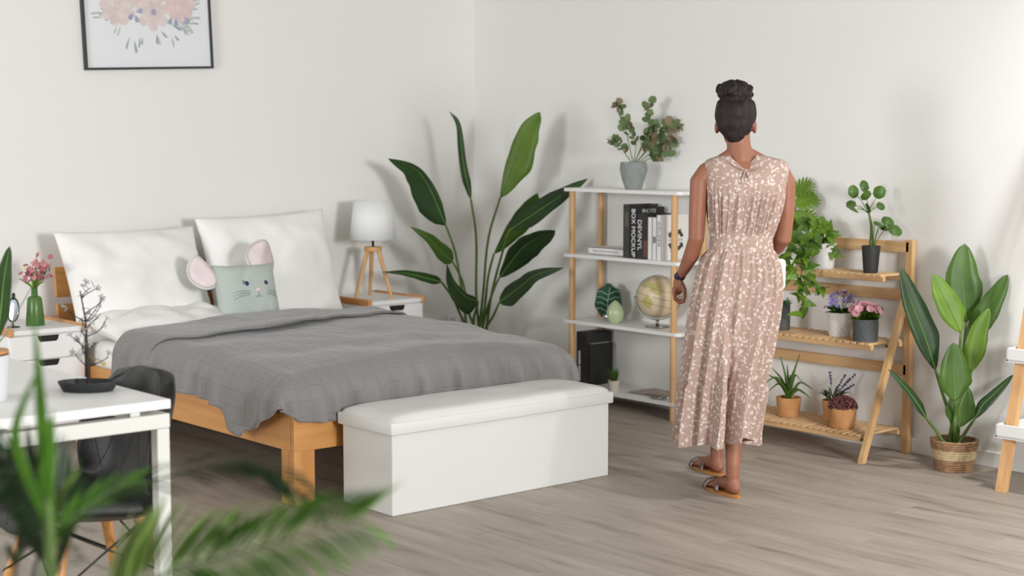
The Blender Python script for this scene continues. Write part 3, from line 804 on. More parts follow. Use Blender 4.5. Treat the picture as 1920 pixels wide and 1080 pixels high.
strands = [[(1190, 300), (1175, 250), (1165, 200), (1160, 198)], [(1203, 300), (1214, 250), (1214, 215), (1216, 190)], [(1208, 300), (1228, 262), (1245, 240), (1274, 232)],
           [(1190, 300), (1170, 285), (1158, 265), (1148, 268)], [(1205, 300), (1225, 285), (1240, 275), (1262, 262)], [(1198, 300), (1192, 268), (1180, 246), (1172, 225)], [(1204, 298), (1205, 270), (1222, 245), (1232, 236)],
           [(1212, 300), (1222, 296), (1236, 290), (1250, 284)], [(1206, 300), (1213, 282), (1214, 270), (1228, 258)]]
for si, st in enumerate(strands):
    dd = rnd.uniform(-0.10, -0.01)
    pts = [base]+[onD(px, py, D_eu+dd*k/3) for k, (px, py) in enumerate(st)][1:]
    P = spline(pts, 14); bm = newbm(); tube(bm, P, [0.0028-0.0018*i/13 for i in range(14)], 6); build('stem', bm, M_lf_euc, eu, True)
    for i in range(4, 14):
        for sg in (1, -1):
            if rnd.random() < 0.12: continue
            T = (P[i]-P[i-1]).normalized()
            d = (T.cross(rdir(rnd)).normalized()*1.0+T*0.5).normalized()
            red = (i > 9 and rnd.random() < 0.4) or rnd.random() < 0.08
            s = rnd.uniform(0.036, 0.056)*(1.1 if si in (2, 4, 7, 8) else 0.85)
            inst('leaf', euc_r if red else euc_g, eu, P[i], d, rdir(rnd, 0.5)-FW*0.8, s)

# ---- monstera-leaf glass vase, pale green cactus ornament
M_gglass = mat('dark_green_glass', (40, 84, 62), 0.12, var=0.3, vscale=14, coat=0.6)
vc = Vector((-0.125, -1.345, SZ[1]+0.0005))
bm = newbm(); rows = []; n = 36
def mons_r(a):   # outline of the leaf-shaped vase, a measured from the top
    return 1.0-0.10*abs(math.sin(3.5*a))*(1 if abs(math.sin(a)) > 0.3 else 0.2)
SIDE = Vector((0.62, -0.78, 0)); DEP = Vector((0.78, 0.62, 0))
vs_f, vs_b = [], []
for k in range(n):
    a = 2*PI*k/n; r = mons_r(a); x = math.sin(a)*0.080*r; z = 0.105+math.cos(a)*(0.105 if math.cos(a) > 0 else 0.100)*r
    z = max(z, 0.0)
    vs_f.append(vc+SIDE*x-DEP*0.022+Vector((0, 0, z))); vs_b.append(vc+SIDE*x+DEP*0.022+Vector((0, 0, z)))
A = [bm.verts.new(p) for p in vs_f]; B_ = [bm.verts.new(p) for p in vs_b]; ringface(bm, A, B_)
cf = bm.verts.new(vc-DEP*0.034+Vector((0, 0, 0.105))); cb_ = bm.verts.new(vc+DEP*0.03+Vector((0, 0, 0.105)))
for k in range(n):
    j = (k+1) % n; bm.faces.new((A[k], A[j], cf)); bm.faces.new((B_[j], B_[k], cb_))
vase = thing('leaf_vase', 'dark green glass ornament shaped like a monstera leaf', 'ornament', vc)
build('leaf_body', bm, M_gglass, vase, True, auto=50)
M_vein = mat('pale_vein', (140, 170, 150), 0.3)
bm = newbm()
tube(bm, [vc-DEP*0.036+Vector((0, 0, 0.02)), vc-DEP*0.038+Vector((0, 0, 0.11)), vc-DEP*0.026+SIDE*0.01+Vector((0, 0, 0.19))], 0.003, 6)
for k in range(4):
    for sg in (-1, 1):
        z = 0.05+0.032*k
        tube(bm, [vc-DEP*0.037+Vector((0, 0, z)), vc-DEP*0.029+SIDE*sg*0.04+Vector((0, 0, z+0.02)), vc-DEP*0.023+SIDE*sg*0.066+Vector((0, 0, z+0.018))], 0.0028, 6)
build('vein', bm, M_vein, vase, True)
bm = newbm(); ellipsoid(bm, vc+Vector((0, 0, 0.022))-DEP*0.01, SIDE*0.035, DEP*0.03, Vector((0, 0, 0.022)), 16, 8); build('chrome_foot', bm, mat('chrome', (210, 212, 214), 0.12, 1.0), vase, True)
cc = Vector((-0.20, -1.475, SZ[1]+0.0005)); bm = newbm(); rows = []
for j in range(17):
    t_ = j/16; r = 0.046*(math.sin(PI*(0.14+0.86*t_))**0.7 if t_ < 1 else 0.03); row = []
    for k in range(40):
        a = 2*PI*k/40; row.append(cc+Vector((r*(1+0.07*math.cos(10*a))*math.cos(a), r*(1+0.07*math.cos(10*a))*math.sin(a), 0.128*t_)))
    rows.append(row)
V = grid(bm, rows, True); cap(bm, V[0], True); cap(bm, V[-1])
single('cactus_ornament', bm, mat('celadon_glaze', (178, 194, 152), 0.3, coat=0.3), cc, 'pale green ribbed ornament in front of the dark green leaf vase', 'ornament', smooth=True)

# ---- globe
gc = Vector((-0.150, -1.752, SZ[1]+0.0005)); GR = 0.113
globe = thing('desk_globe', 'antique beige desk globe in a metal ring on round base', 'globe', gc)
def globemat():
    m, N, L, B = _base('globe_map'); tc = N.new('ShaderNodeTexCoord')
    nz = N.new('ShaderNodeTexNoise'); nz.inputs['Scale'].default_value = 9; nz.inputs['Detail'].default_value = 6; L.new(tc.outputs['Object'], nz.inputs['Vector'])
    rp = N.new('ShaderNodeValToRGB'); e = rp.color_ramp.elements
    e[0].position = 0.0; e[0].color = lin((214, 196, 164)); e[1].position = 0.60; e[1].color = lin((176, 184, 112))
    e.new(0.545).color = lin((216, 198, 166)); e.new(0.57).color = lin((206, 176, 132)); e.new(0.7).color = lin((206, 160, 120))
    L.new(nz.outputs['Fac'], rp.inputs[0]); L.new(rp.outputs[0], B.inputs['Base Color']); B.inputs['Roughness'].default_value = 0.28
    return m
gz = gc+Vector((0, 0, 0.165)); R_ = Vector((RT.x, RT.y, 0))
bm = newbm(); ellipsoid(bm, gz, RT*GR, FH*GR, Vector((0, 0, GR)), 48, 28); build('sphere', bm, globemat(), globe, True)
ax = (RT*(-0.97)+Vector((0, 0, 0.24))).normalized(); up2 = FH.cross(ax).normalized()
up2 = up2 if up2.z > 0 else -up2
bm = newbm(); tube(bm, [gz+(ax*math.cos(a)+up2*math.sin(a))*(GR+0.004) for a in [math.radians(x) for x in range(0, 361, 8)]], 0.0022, 8); build('meridian_ring', bm, M_metal, globe, True)
bm = newbm(); tube(bm, [gz+(RT*math.cos(a)+Vector((0, 0, 1))*math.sin(a))*(GR+0.013) for a in [math.radians(x) for x in range(178, 366, 8)]], 0.0028, 8)
build('cradle_arm', bm, M_metal, globe, True)
bm = newbm(); tube(bm, [gz-RT*(GR-0.002), gz-RT*(GR+0.018)], 0.004, 8); tube(bm, [gz+RT*(GR-0.002), gz+RT*(GR+0.018)], 0.004, 8); build('pivot', bm, M_metal, globe, True)
bm = newbm(); tube(bm, [gc+Vector((0, 0, 0.008)), gc+Vector((0, 0, 0.04))], 0.008, 12); build('stem', bm, M_metal, globe, True)
bm = newbm(); lathe(bm, [(0.066, 0), (0.068, 0.003), (0.066, 0.008), (0.02, 0.010)], gc, 32, capt=True); build('base', bm, M_metal, globe, True, auto=40)
bm = newbm()
for lat in (-0.35, 0.0, 0.4):
    r = GR*math.cos(lat)+0.0006
    t2 = (up2*math.cos(0.0)+FH*0.0)
    tube(bm, [gz+up2*GR*math.sin(lat)*1.0+(ax*math.cos(a)+FH*math.sin(a))*r for a in [math.radians(x) for x in range(0, 361, 10)]], 0.0009, 5)
build('printed_line', bm, M_brown, globe, True)

# ---- bottom tier
z0 = SZ[0]+0.0005
fb = thing('file_box', 'tall black file box with white lettering strips on the lowest shelf', 'file box', (-0.14, -1.22, z0))
bm = newbm(); box(bm, (-0.205, -1.262, z0), (-0.02, -1.165, z0+0.30), 0.003); build('box_body', bm, M_cov_blk, fb)
bm = newbm(); box(bm, (-0.225, -1.258, z0), (-0.205, -1.17, z0+0.235), 0.003) if False else box(bm, (-0.208, -1.285, z0), (-0.03, -1.2625, z0+0.235), 0.003); build('front_folder', bm, mat('folder_black', (22, 22, 22), 0.35), fb)
bm = newbm(); box(bm, (-0.195, -1.2865, z0+0.236), (-0.06, -1.264, z0+0.242)); build('folder_edge', bm, M_grey, fb)
bm = newbm(); rnd = random.Random(8)
for a, b in ((0.02, 0.10), (0.115, 0.185)):
    z = a
    while z < b:
        h = rnd.uniform(0.006, 0.011); box(bm, (-0.2058, -1.20, z0+z), (-0.205, -1.183, z0+z+h)); z += h+0.003
build('spine_print', bm, M_ltr, fb)
mp_ = Vector((-0.222, -1.49, z0)); mini = thing('mini_succulent', 'tiny spiky green succulent in a beige pot beside the black file box', 'plant', mp_)
pot(mini, mp_, 0.026, 0.034, 0.058, mat('beige_pot', (196, 186, 172), 0.8))
bm = newbm(); rnd = random.Random(5)
for k in range(26):
    a = 2.4*k; tl = 0.15+0.75*(k/26); d = Vector((math.cos(a)*tl, math.sin(a)*tl, 1.2)).normalized(); b = mp_+Vector((math.cos(a)*0.008, math.sin(a)*0.008, 0.052)); ln = rnd.uniform(0.05, 0.085)
    s = d.cross(Vector((0, 0, 1))).normalized()
    blade(bm, [b, b+d*ln*0.5, b+d*ln*0.95+Vector((0, 0, 0.006))], 0.006, 0.006, s, 0.4, 6)
build('foliage', bm, M_lf_mid, mini, True)
for k, (yc, w, d, rz, c, lab) in enumerate(((-1.735, 0.27, 0.19, 0.18, (206, 204, 200), 'pale magazine lying lowest on the bottom shelf'), (-1.765, 0.25, 0.18, -0.1, (150, 146, 142), 'grey magazine with pinkish cover photo lying uppermost on the bottom shelf'))):
    t = thing('magazine', lab, 'magazine', (-0.165, yc, z0+0.008*k), 'magazines on the bottom shelf')
    R = Matrix.Rotation(rz, 3, 'Z'); c0 = Vector((-0.165, yc, z0+0.0085*k))
    bm = newbm(); box(bm, c0+Vector((-d/2, -w/2, 0)), c0+Vector((d/2, w/2, 0.008)), 0.001, 1, R); build('pages', bm, mat('magazine_%d' % k, c, 0.45), t)
    if k:
        bm = newbm(); box(bm, c0+Vector((-d/2+0.03, -w/2+0.06, 0.008)), c0+Vector((d/2-0.03, w/2-0.05, 0.0086)), 0, 1, R, c0+Vector((0, 0, 0.004))); build('cover_photo', bm, mat('cover_photo', (196, 164, 152), 0.5, var=0.3, vscale=20), t)
        bm = newbm(); box(bm, c0+Vector((-d/2+0.002, -w/2+0.004, 0.008)), c0+Vector((-d/2+0.03, w/2-0.12, 0.0086)), 0, 1, R, c0+Vector((0, 0, 0.004))); build('cover_band', bm, M_cov_blk, t)

# ================================================================== LADDER PLANT STAND
LY0, LY1 = -3.29, -2.36
lad = thing('plant_stand', 'folding bamboo ladder stand with three slatted tiers of potted plants', 'plant stand', (-0.2, -2.83, 0))
for y in (LY0, LY1):
    bm = newbm(); box(bm, (-0.045, y-0.02, 0), (-0.015, y+0.02, 1.02), 0.004); build('back_post', bm, M_bamboo, lad)
    a = Vector((-0.39, y-0.012, 0.0)); b = Vector((-0.06, y-0.012, 0.80)); d = (b-a).normalized(); nx = d.cross(Vector((0, 1, 0))).normalized()
    bm = newbm(); vs = []
    for p, sh in ((a, True), (b, False)):
        for sx, sy_ in ((-1, -1), (1, -1), (1, 1), (-1, 1)):
            q = p+nx*sx*0.016+Vector((0, sy_*0.012, 0))
            if sh: q = q-d*(q.z/d.z)
            vs.append(bm.verts.new(q))
    ringface(bm, vs[:4], vs[4:]); cap(bm, vs[:4], True); cap(bm, vs[4:])
    build('front_leg', bm, M_bamboo, lad)
for z in (0.985, 0.755, 0.40):
    bm = newbm(); box(bm, (-0.045, LY1-0.0, z-0.026), (-0.022, LY0, z+0.026), 0.003); build('back_rail', bm, M_bambooY, lad)
TIERS = ((0.862, -0.205), (0.545, -0.285), (0.122, -0.345))
bmS = newbm(); box(bmS, (0, -0.012, -0.010), (1, 0.012, 0.0)); slat_me = mesh_of('slat', bmS, M_bambooX, False)
for z, xf in TIERS:
    for xx in (xf, -0.062):
        bm = newbm(); box(bm, (xx, LY0+0.026, z-0.034), (xx+0.022, LY1-0.026, z-0.010), 0.003); build('shelf_bar', bm, M_bambooY, lad)
    n = 22
    for k in range(n):
        y = LY0+0.045+(LY1-LY0-0.09)*k/(n-1)
        inst('slat', slat_me, lad, (xf-0.008, y, z), (1, 0, 0), (0, 0, 1), (-0.04-xf+0.008, 1, 1))
    if z < 0.8:
        for y in (LY0+0.012, LY1-0.012):
            xl = -0.39+0.33*z/0.80
            bm = newbm(); tube(bm, [(xl, y-0.03, z-0.022), (xl, y+0.02, z-0.022)], 0.006, 10); build('hinge_bolt', bm, M_metal, lad, True)

T1, T2, T3 = (z+0.0005 for z, _ in TIERS)
# black pot with round-leaved plant
pc_ = Vector((-0.15, -3.14, T1)); pe = onz(1637, 509, T1)
pc_ = Vector((-0.155, -3.155, T1)); Dp = depth(pc_)
pl = thing('potted_pilea', 'round-leaved plant with thick stem in a tall black pot', 'plant', pc_)
pot(pl, pc_, 0.034, 0.044, 0.128, mat('black_pot', (46, 46, 46), 0.6, bump=0.1, bscale=120))
rl = newbm(); rows = []
for j in range(1, 6): rows.append([Vector((0.42+math.cos(2*PI*k/14)*0.5*j/5, math.sin(2*PI*k/14)*0.46*j/5*(1+0.05*math.sin(6*PI*k/7)), -0.16*(j/5)**2)) for k in range(14)])
V = grid(rl, rows, True); cap(rl, V[0], True); round_me = mesh_of('leaf', rl, M_lf_mid)
b0 = pc_+Vector((0, 0, 0.115)); rnd = random.Random(3)
q = lambda px, py, dd=0.0: onD(px, py, Dp+dd)
petiole(pl, [b0, q(1634, 425), q(1628, 395)], 0.010, 0.004, 10)
for (px, py, ln, dd) in ((1608, 368, 0.065, -0.02), (1624, 358, 0.06, 0.03), (1644, 370, 0.065, 0.0), (1608, 392, 0.07, -0.04), (1630, 392, 0.055, -0.05), (1648, 388, 0.05, 0.05), (1602, 385, 0.05, 0.05), (1626, 376, 0.06, -0.06)):
    e = q(px, py, dd); s = q(1628, 400); petiole(pl, [s, (s+e)/2+Vector((0, 0, 0.008)), e], 0.0022, 0.0014, 6)
    inst('leaf', round_me, pl, e, (e-s).normalized()*0.5+Vector((0, 0, 0.0)), -FW*0.8+Vector((0, 0, 0.7))+rdir(rnd)*0.4, ln)
for (px, py, ln, dd) in ((1640, 415, 0.05, -0.05), (1656, 410, 0.065, 0.02), (1668, 425, 0.075, -0.02), (1650, 422, 0.05, 0.06)):
    e = q(px, py, dd); s = b0+Vector((0.0, -0.012, 0)); petiole(pl, [s, (s+e)/2+Vector((0, 0, 0.02)), e], 0.0024, 0.0015, 8)
    inst('leaf', round_me, pl, e, (RT+Vector((0, 0, -0.35))), -FW*0.6+Vector((0, 0, 0.8))+rdir(rnd)*0.3, ln)

# trailing pothos in white pot
pp_ = Vector((-0.135, -2.86, T1)); Dq = depth(pp_)
po = thing('trailing_pothos', 'bright green trailing vine spilling from a white pot on the top tier', 'plant', pp_)
pot(po, pp_, 0.050, 0.062, 0.125, mat('white_pot', (224, 222, 218), 0.5))
ph_b = small_leaf_mesh('leaf', M_lf_bright, 1, 0.62, 0.2, 0.2, True); ph_m = small_leaf_mesh('leaf', M_lf_mid, 1, 0.62, 0.2, 0.2, True)
rnd = random.Random(21)
vines = [([(1540, 455), (1520, 440), (1500, 445), (1484, 470), (1476, 520)], -0.06), ([(1538, 455), (1518, 455), (1505, 500), (1500, 540), (1506, 575)], -0.10), ([(1540, 455), (1528, 470), (1520, 510), (1535, 535), (1540, 540)], -0.12),
         ([(1542, 455), (1552, 438), (1556, 450), (1556, 480)], -0.03), ([(1538, 455), (1530, 425), (1516, 412), (1512, 422)], 0.0), ([(1540, 455), (1528, 440), (1515, 450), (1510, 500), (1512, 550), (1503, 590)], -0.13),
         ([(1538, 455), (1500, 452), (1475, 470), (1462, 505)], -0.04), ([(1540, 455), (1526, 430), (1530, 418), (1536, 408)], 0.02), ([(1538, 455), (1512, 470), (1492, 500), (1500, 530), (1520, 538)], -0.09)]
for st, dd in vines:
    pts = [pp_+Vector((0, 0, 0.12))]+[onD(px, py, Dq+dd) for px, py in st[1:]]
    P = spline(pts, 16); bm = newbm(); tube(bm, P, 0.0022, 6); build('stem', bm, M_stem, po, True)
    for i in range(3, 16):
        if rnd.random() < 0.1: continue
        hang = Vector((rnd.uniform(-0.8, 0.8), rnd.uniform(-0.8, 0.8), rnd.uniform(-0.9, 0.5)))
        inst('leaf', ph_b if rnd.random() < 0.7 else ph_m, po, P[i]-FW*rnd.uniform(0, 0.02), hang-FW*0.2, -FW+Vector((0, 0, 0.6))+rdir(rnd)*0.6, rnd.uniform(0.055, 0.08))

# monstera half hidden behind the woman
mo = Vector((-0.13, -2.64, T1)); Dm = depth(mo)
ms = thing('potted_monstera', 'small split-leaf monstera on the top tier half hidden behind the woman', 'plant', mo)
pot(ms, mo, 0.045, 0.055, 0.11, mat('white_pot', (224, 222, 218), 0.5))
def monstera_mesh(name, m):
    bm = newbm()
    for sg in (1, -1):
        for k in range(6):
            t = k/5; x = 0.05+0.72*t; L_ = 0.46*math.sin(PI*(0.25+0.62*t))+0.06; d = Vector((0.25+0.55*t, sg, 0)).normalized()
            b = Vector((x, 0, 0))
            wd = 0.075
            blade_pts = [b, b+d*L_*0.5+Vector((0.03, 0, 0.01)), b+d*L_+Vector((0.09, 0, -0.07))]
            P = spline(blade_pts, 7); rows = []
            for i, p in enumerate(P):
                u = i/6; w = wd*(1.0 if u < 0.6 else math.sqrt(max(0.02, 1-((u-0.6)/0.4)**2)))
                rows.append([p+Vector((-w, 0, 0)), p+Vector((0, 0, 0.01)), p+Vector((w, 0, 0))])
            grid(bm, rows)
    rows = [[Vector((x, -w, 0)), Vector((x, 0, 0.0)), Vector((x, w, 0))] for x, w in ((0, 0.02), (0.1, 0.16), (0.4, 0.2), (0.8, 0.12), (1.0, 0.01))]
    grid(bm, rows); return mesh_of(name, bm, m)
mons_me = monstera_mesh('leaf', M_lf_bright)
for (px, py, dx, dz, ln, dd) in ((1492, 385, 0.9, 0.35, 0.115, -0.03), (1488, 405, 0.9, -0.1, 0.12, -0.06), (1488, 365, 0.8, 0.6, 0.11, 0.02), (1480, 400, 0.2, -0.4, 0.12, 0.0), (1470, 370, -0.5, 0.6, 0.12, 0.03), (1498, 372, 1.0, 0.1, 0.10, 0.04)):
    e = onD(px, py, Dm+dd); s = mo+Vector((0, 0, 0.10)); petiole(ms, [s, (s+e)/2+Vector((0, 0, 0.03)), e], 0.003, 0.002, 8)
    inst('leaf', mons_me, ms, e, RT*dx+Vector((0, 0, dz)), -FW*0.9+Vector((0, 0, 0.5)), ln*1.05)

# second tier
M_potw = mat('white_textured_pot', (222, 219, 215), 0.6)
def dimple(root, c, r0, r1, h, material, seed=0):
    """diamond relief pot"""
    bm = newbm(); rows = []; n = 96; k = 30
    for j in range(k+1):
        t = j/k; r = r0+(r1-r0)*t; row = []
        for i in range(n):
            a = 2*PI*i/n; b = 0.0012*(math.cos(a*24+t*28)+math.cos(a*24-t*28)) if 0.06 < t < 0.9 else 0.0
            row.append(c+Vector(((r+b)*math.cos(a), (r+b)*math.sin(a), h*t)))
        rows.append(row)
    for rr, zz in ((r1-0.005, h), (r1-0.006, h*0.8)): rows.append([c+Vector((rr*math.cos(2*PI*i/n), rr*math.sin(2*PI*i/n), zz)) for i in range(n)])
    V = grid(bm, rows, True); cap(bm, V[0], True); build('pot', bm, material, root, True, auto=50)
    bm = newbm(); lathe(bm, [(r1-0.006, h*0.88), (r1*0.4, h*0.92)], c, 20, capt=True, capb=False); build('soil', bm, M_soil, root)
def flower_mesh(name, m, np=5, cup=0.2):
    bm = newbm()
    for k in range(np):
        a = 2*PI*k/np; d = Vector((math.cos(a), math.sin(a), 0)); s = Vector((-d.y, d.x, 0))
        rows = [[d*0.08-s*0.05, d*0.08+s*0.05], [d*0.5-s*0.3+Vector((0, 0, cup*0.5)), d*0.5+s*0.3+Vector((0, 0, cup*0.5))], [d*0.9-s*0.24+Vector((0, 0, cup*0.7)), d*0.9+s*0.24+Vector((0, 0, cup*0.7))], [d*1.02-s*0.05+Vector((0, 0, cup*0.6)), d*1.02+s*0.05+Vector((0, 0, cup*0.6))]]
        grid(bm, rows)
    return mesh_of(name, bm, m)
def leafy_clump(root, c, r, h, n, m, ln, wd, seed, flat=0.6):
    bm = newbm(); rnd = random.Random(seed)
    for k in range(n):
        a = rnd.uniform(0, 2*PI); rr = r*math.sqrt(rnd.random()); b = Vector(c)+Vector((math.cos(a)*rr*0.7, math.sin(a)*rr*0.7, rnd.uniform(0, h*0.7)))
        d = Vector((math.cos(a)*(0.4+rr/r), math.sin(a)*(0.4+rr/r), rnd.uniform(0.1, 1.2)*flat+0.1)).normalized(); L_ = ln*rnd.uniform(0.7, 1.2)
        s = d.cross(rdir(rnd, 1.0)).normalized()
        blade(bm, [b, b+d*L_*0.5+Vector((0, 0, 0.1*L_)), b+d*L_], wd, wd, s, 0.25, 6)
    return build('foliage', bm, m, root, True)
su = Vector((-0.175, -2.645, T2)); s1 = thing('potted_succulent', 'small pale succulent in a plain dark grey pot', 'plant', su)
pot(s1, su, 0.036, 0.036, 0.13, mat('dark_grey_pot', (78, 82, 82), 0.6))
leafy_clump(s1, su+Vector((0, 0, 0.12)), 0.035, 0.03, 46, leafmat('leaf_pale', (128, 164, 118), (98, 140, 92), 0.5), 0.028, 0.008, 5)
wp = Vector((-0.155, -2.985, T2)); w1 = thing('potted_violet_flowers', 'violet and white flowers in a white diamond-relief pot', 'plant', wp)
dimple(w1, wp, 0.052, 0.064, 0.115, M_potw)
leafy_clump(w1, wp+Vector((0, 0, 0.10)), 0.055, 0.045, 70, M_lf_mid, 0.04, 0.011, 7)
M_violet = mat('petal_violet', (112, 98, 182), 0.6, c2=(150, 140, 206), vscale=60); M_flw = mat('petal_white', (232, 228, 236), 0.6); M_plum = mat('petal_plum', (122, 88, 124), 0.6)
fl_v, fl_w, fl_p = (flower_mesh('flower', m) for m in (M_violet, M_flw, M_plum))
rnd = random.Random(9)
for k in range(52):
    a = rnd.uniform(0, 2*PI); rr = math.sqrt(rnd.random()); p = wp+Vector((math.cos(a)*rr*0.092, math.sin(a)*rr*0.075, 0.145+0.055*(1-rr*rr)+rnd.uniform(-0.012, 0.02)))
    d = Vector((math.cos(a)*rr, math.sin(a)*rr, 0.8))-FH*0.5
    inst('flower', rnd.choice((fl_v, fl_v, fl_v, fl_w, fl_p)), w1, p, rdir(rnd), d, rnd.uniform(0.010, 0.015))
    if k % 3 == 0:
        bm = newbm(); tube(bm, [wp+Vector((math.cos(a)*rr*0.04, math.sin(a)*rr*0.04, 0.11)), p], 0.001, 5); build('flower_stalk', bm, M_stem, w1)
kp = Vector((-0.225, -3.185, T2)); k1 = thing('potted_pink_flowers', 'pink blossoms with green leaves in a dark grey relief pot', 'plant', kp)
dimple(k1, kp, 0.056, 0.060, 0.105, mat('slate_textured_pot', (86, 92, 92), 0.6))
leafy_clump(k1, kp+Vector((0, 0, 0.095)), 0.05, 0.045, 70, M_lf_bright, 0.05, 0.013, 8)
M_blush = mat('petal_blush', (226, 170, 178), 0.6, c2=(206, 142, 156), vscale=70)
fl_k = flower_mesh('flower', M_blush, 9, 0.5)
for k in range(34):
    a = rnd.uniform(0, 2*PI); rr = math.sqrt(rnd.random()); p = kp+Vector((math.cos(a)*rr*0.082, math.sin(a)*rr*0.07, 0.142+0.035*(1-rr*rr)+rnd.uniform(-0.008, 0.008)))
    inst('flower', fl_k, k1, p, rdir(rnd), Vector((math.cos(a)*rr, math.sin(a)*rr, 0.9))-FH*0.5, rnd.uniform(0.015, 0.022))
# third tier
M_terra = mat('terracotta_wood', (208, 156, 104), 0.7, c2=(192, 136, 84), vscale=14)
def tpot(root, c, r, h): return pot(root, c, r*0.86, r, h, M_terra, 28, 0.007)
ap = Vector((-0.205, -2.715, T3)); al = thing('potted_aloe', 'spiky aloe with long thin arching leaves in an orange-brown pot', 'plant', ap)
tpot(al, ap, 0.062, 0.095); Da = depth(ap); rnd = random.Random(13)
for (px, py, dd) in ((1463, 668, 0.02), (1500, 664, -0.02), (1436, 700, 0.03), (1430, 722, -0.04), (1524, 730, 0.0), (1519, 746, -0.05), (1488, 694, 0.05), (1503, 714, 0.08), (1448, 690, 0.08), (1476, 684, 0.06), (1440, 735, -0.08), (1508, 738, 0.1), (1455, 716, -0.12), (1485, 720, -0.12)):
    b = ap+Vector((0, 0, 0.085)); e = onD(px, py, Da+dd); m_ = (b+e)/2+Vector((0, 0, 0.030+0.1*abs(e.x-b.x)*0)) + (e-b).cross(FW).normalized()*0
    if e.z < b.z+0.10: m_.z = max(b.z, e.z)+0.035
    bm = newbm(); s = (e-b).cross(Vector((0, 0, 1))).normalized()
    blade(bm, [b, b*0.6+m_*0.4+Vector((0, 0, 0.012)), m_, e], 0.0075, 0.0075, (e-b).cross(-FW), 0.4, 14, 0.45); o = build('leaf', bm, M_lf_mid, al, True); o.modifiers.new('t', 'SOLIDIFY').thickness = 0.003
lp = Vector((-0.125, -2.925, T3)); la = thing('potted_lavender', 'lavender with upright purple spikes in an orange-brown pot', 'plant', lp)
tpot(la, lp, 0.052, 0.098); Dl = depth(lp)
leafy_clump(la, lp+Vector((0, 0, 0.09)), 0.045, 0.05, 60, M_lf_deep, 0.05, 0.004, 15, 1.2)
for (px, py) in ((1556, 699), (1584, 704), (1594, 710), (1603, 702), (1547, 735), (1590, 728), (1570, 725), (1600, 722)):
    b = lp+Vector((0, 0, 0.09)); e = onD(px, py, Dl+rnd.uniform(-0.03, 0.03)); P = spline([b, (b+e)/2+Vector((0, 0, 0.01)), e], 10)
    bm = newbm(); tube(bm, P, 0.0012, 5); o = build('stalk', bm, M_stem, la)
    bm = newbm()
    for i in range(5, 10):
        for k in range(5): ellipsoid(bm, P[i]+rdir(rnd)*0.004, Vector((0.0032, 0, 0)), Vector((0, 0.0032, 0)), Vector((0, 0, 0.004)), 6, 4)
    build('flower_spike', bm, mat('lavender_purple', (84, 78, 128), 0.7), o)
rp_ = Vector((-0.255, -3.085, T3)); se = thing('potted_sedum', 'dome of dark red sedum in an orange-brown pot', 'plant', rp_)
tpot(se, rp_, 0.066, 0.098)
bm = newbm()
for k in range(240):
    zz = rnd.random(); a = rnd.uniform(0, 2*PI); r = math.sqrt(1-zz*zz); c = rp_+Vector((math.cos(a)*r*0.064, math.sin(a)*r*0.064, 0.095+zz*0.052)); n_ = Vector((math.cos(a)*r, math.sin(a)*r, zz)).normalized()
    u = n_.orthogonal().normalized(); ellipsoid(bm, c, u*0.007, n_.cross(u)*0.007, n_*0.009, 6, 4)
build('blossom_dome', bm, mat('sedum_red', (112, 62, 60), 0.8, c2=(84, 44, 46), vscale=70), se, True)

# ================================================================== BIG STRELITZIA IN THE CORNER
gp = Vector((-0.33, -0.42, 0)); sg_ = thing('bird_of_paradise', 'tall bird of paradise plant with long-stemmed leaves in the corner behind the bed', 'plant', gp)
pot(sg_, gp, 0.11, 0.135, 0.26, mat('white_pot', (224, 222, 218), 0.5), lip=0.006)
Dg = depth(gp)
C_ = [
 ([(872, 590), (855, 480)], [(836, 423), (802, 346), (772, 312), (728, 297)], 0.105, 0.035, M_lf_deep, -0.35),
 ([(893, 560), (893, 450)], [(883, 374), (868, 303), (860, 235), (843, 209)], 0.028, 0.020, M_lf_deep, -0.20),
 ([(905, 560), (915, 450)], [(938, 370), (965, 300), (985, 245), (1012, 210)], 0.04, 0.115, M_lf_bright, -0.30),
 ([(906, 590), (915, 520)], [(926, 476), (964, 418), (985, 388), (1008, 362)], 0.030, 0.075, M_lf_mid, -0.35),
 ([(920, 560), (940, 480)], [(955, 432), (1010, 395), (1055, 365), (1102, 335)], 0.062, 0.060, M_lf_deep, -0.33),
 ([(910, 590), (925, 545)], [(936, 521), (975, 470), (1005, 447), (1041, 432)], 0.055, 0.075, M_lf_deep, -0.70),
 ([(920, 600), (926, 590)], [(936, 567), (975, 538), (1005, 515), (1056, 502)], 0.045, 0.065, M_lf_deep, -0.75),
 ([(880, 590), (868, 530)], [(849, 491), (825, 470), (805, 448), (770, 425)], 0.045, 0.045, M_lf_mid, -0.55),
 ([(868, 600), (850, 560)], [(828, 529), (795, 520), (760, 512), (717, 510)], 0.024, 0.030, M_lf_deep, -0.60),
 ([(888, 600), (893, 580)], [(896, 565), (872, 555), (850, 530), (838, 495)], 0.085, 0.020, M_lf_deep, -0.45),
]
for k, (st, md_, wl, wr, m_, dd) in enumerate(C_):
    b = gp+Vector((0, 0, 0.22))+RT*0.012*((k*7) % 10-4.5)+FH*0.02*((k % 3)-1)
    d0, d1 = (dd*0.6, dd) if k != 4 else (-0.62, -0.33)
    sp_ = [b]+[onD(px, py, Dg+d0*0.8*(i+1)/len(st)) for i, (px, py) in enumerate(st)]
    big_leaf(sg_, sp_, [onD(px, py, Dg+d0+(d1-d0)*i/3) for i, (px, py) in enumerate(md_)], wl, wr, m_, (0.92, 0.38 if k % 2 else -0.38), 0.25, (0.0085, 0.006), 0.04, 0.9, 'point' if k not in (2, 3, 5) else 'round')

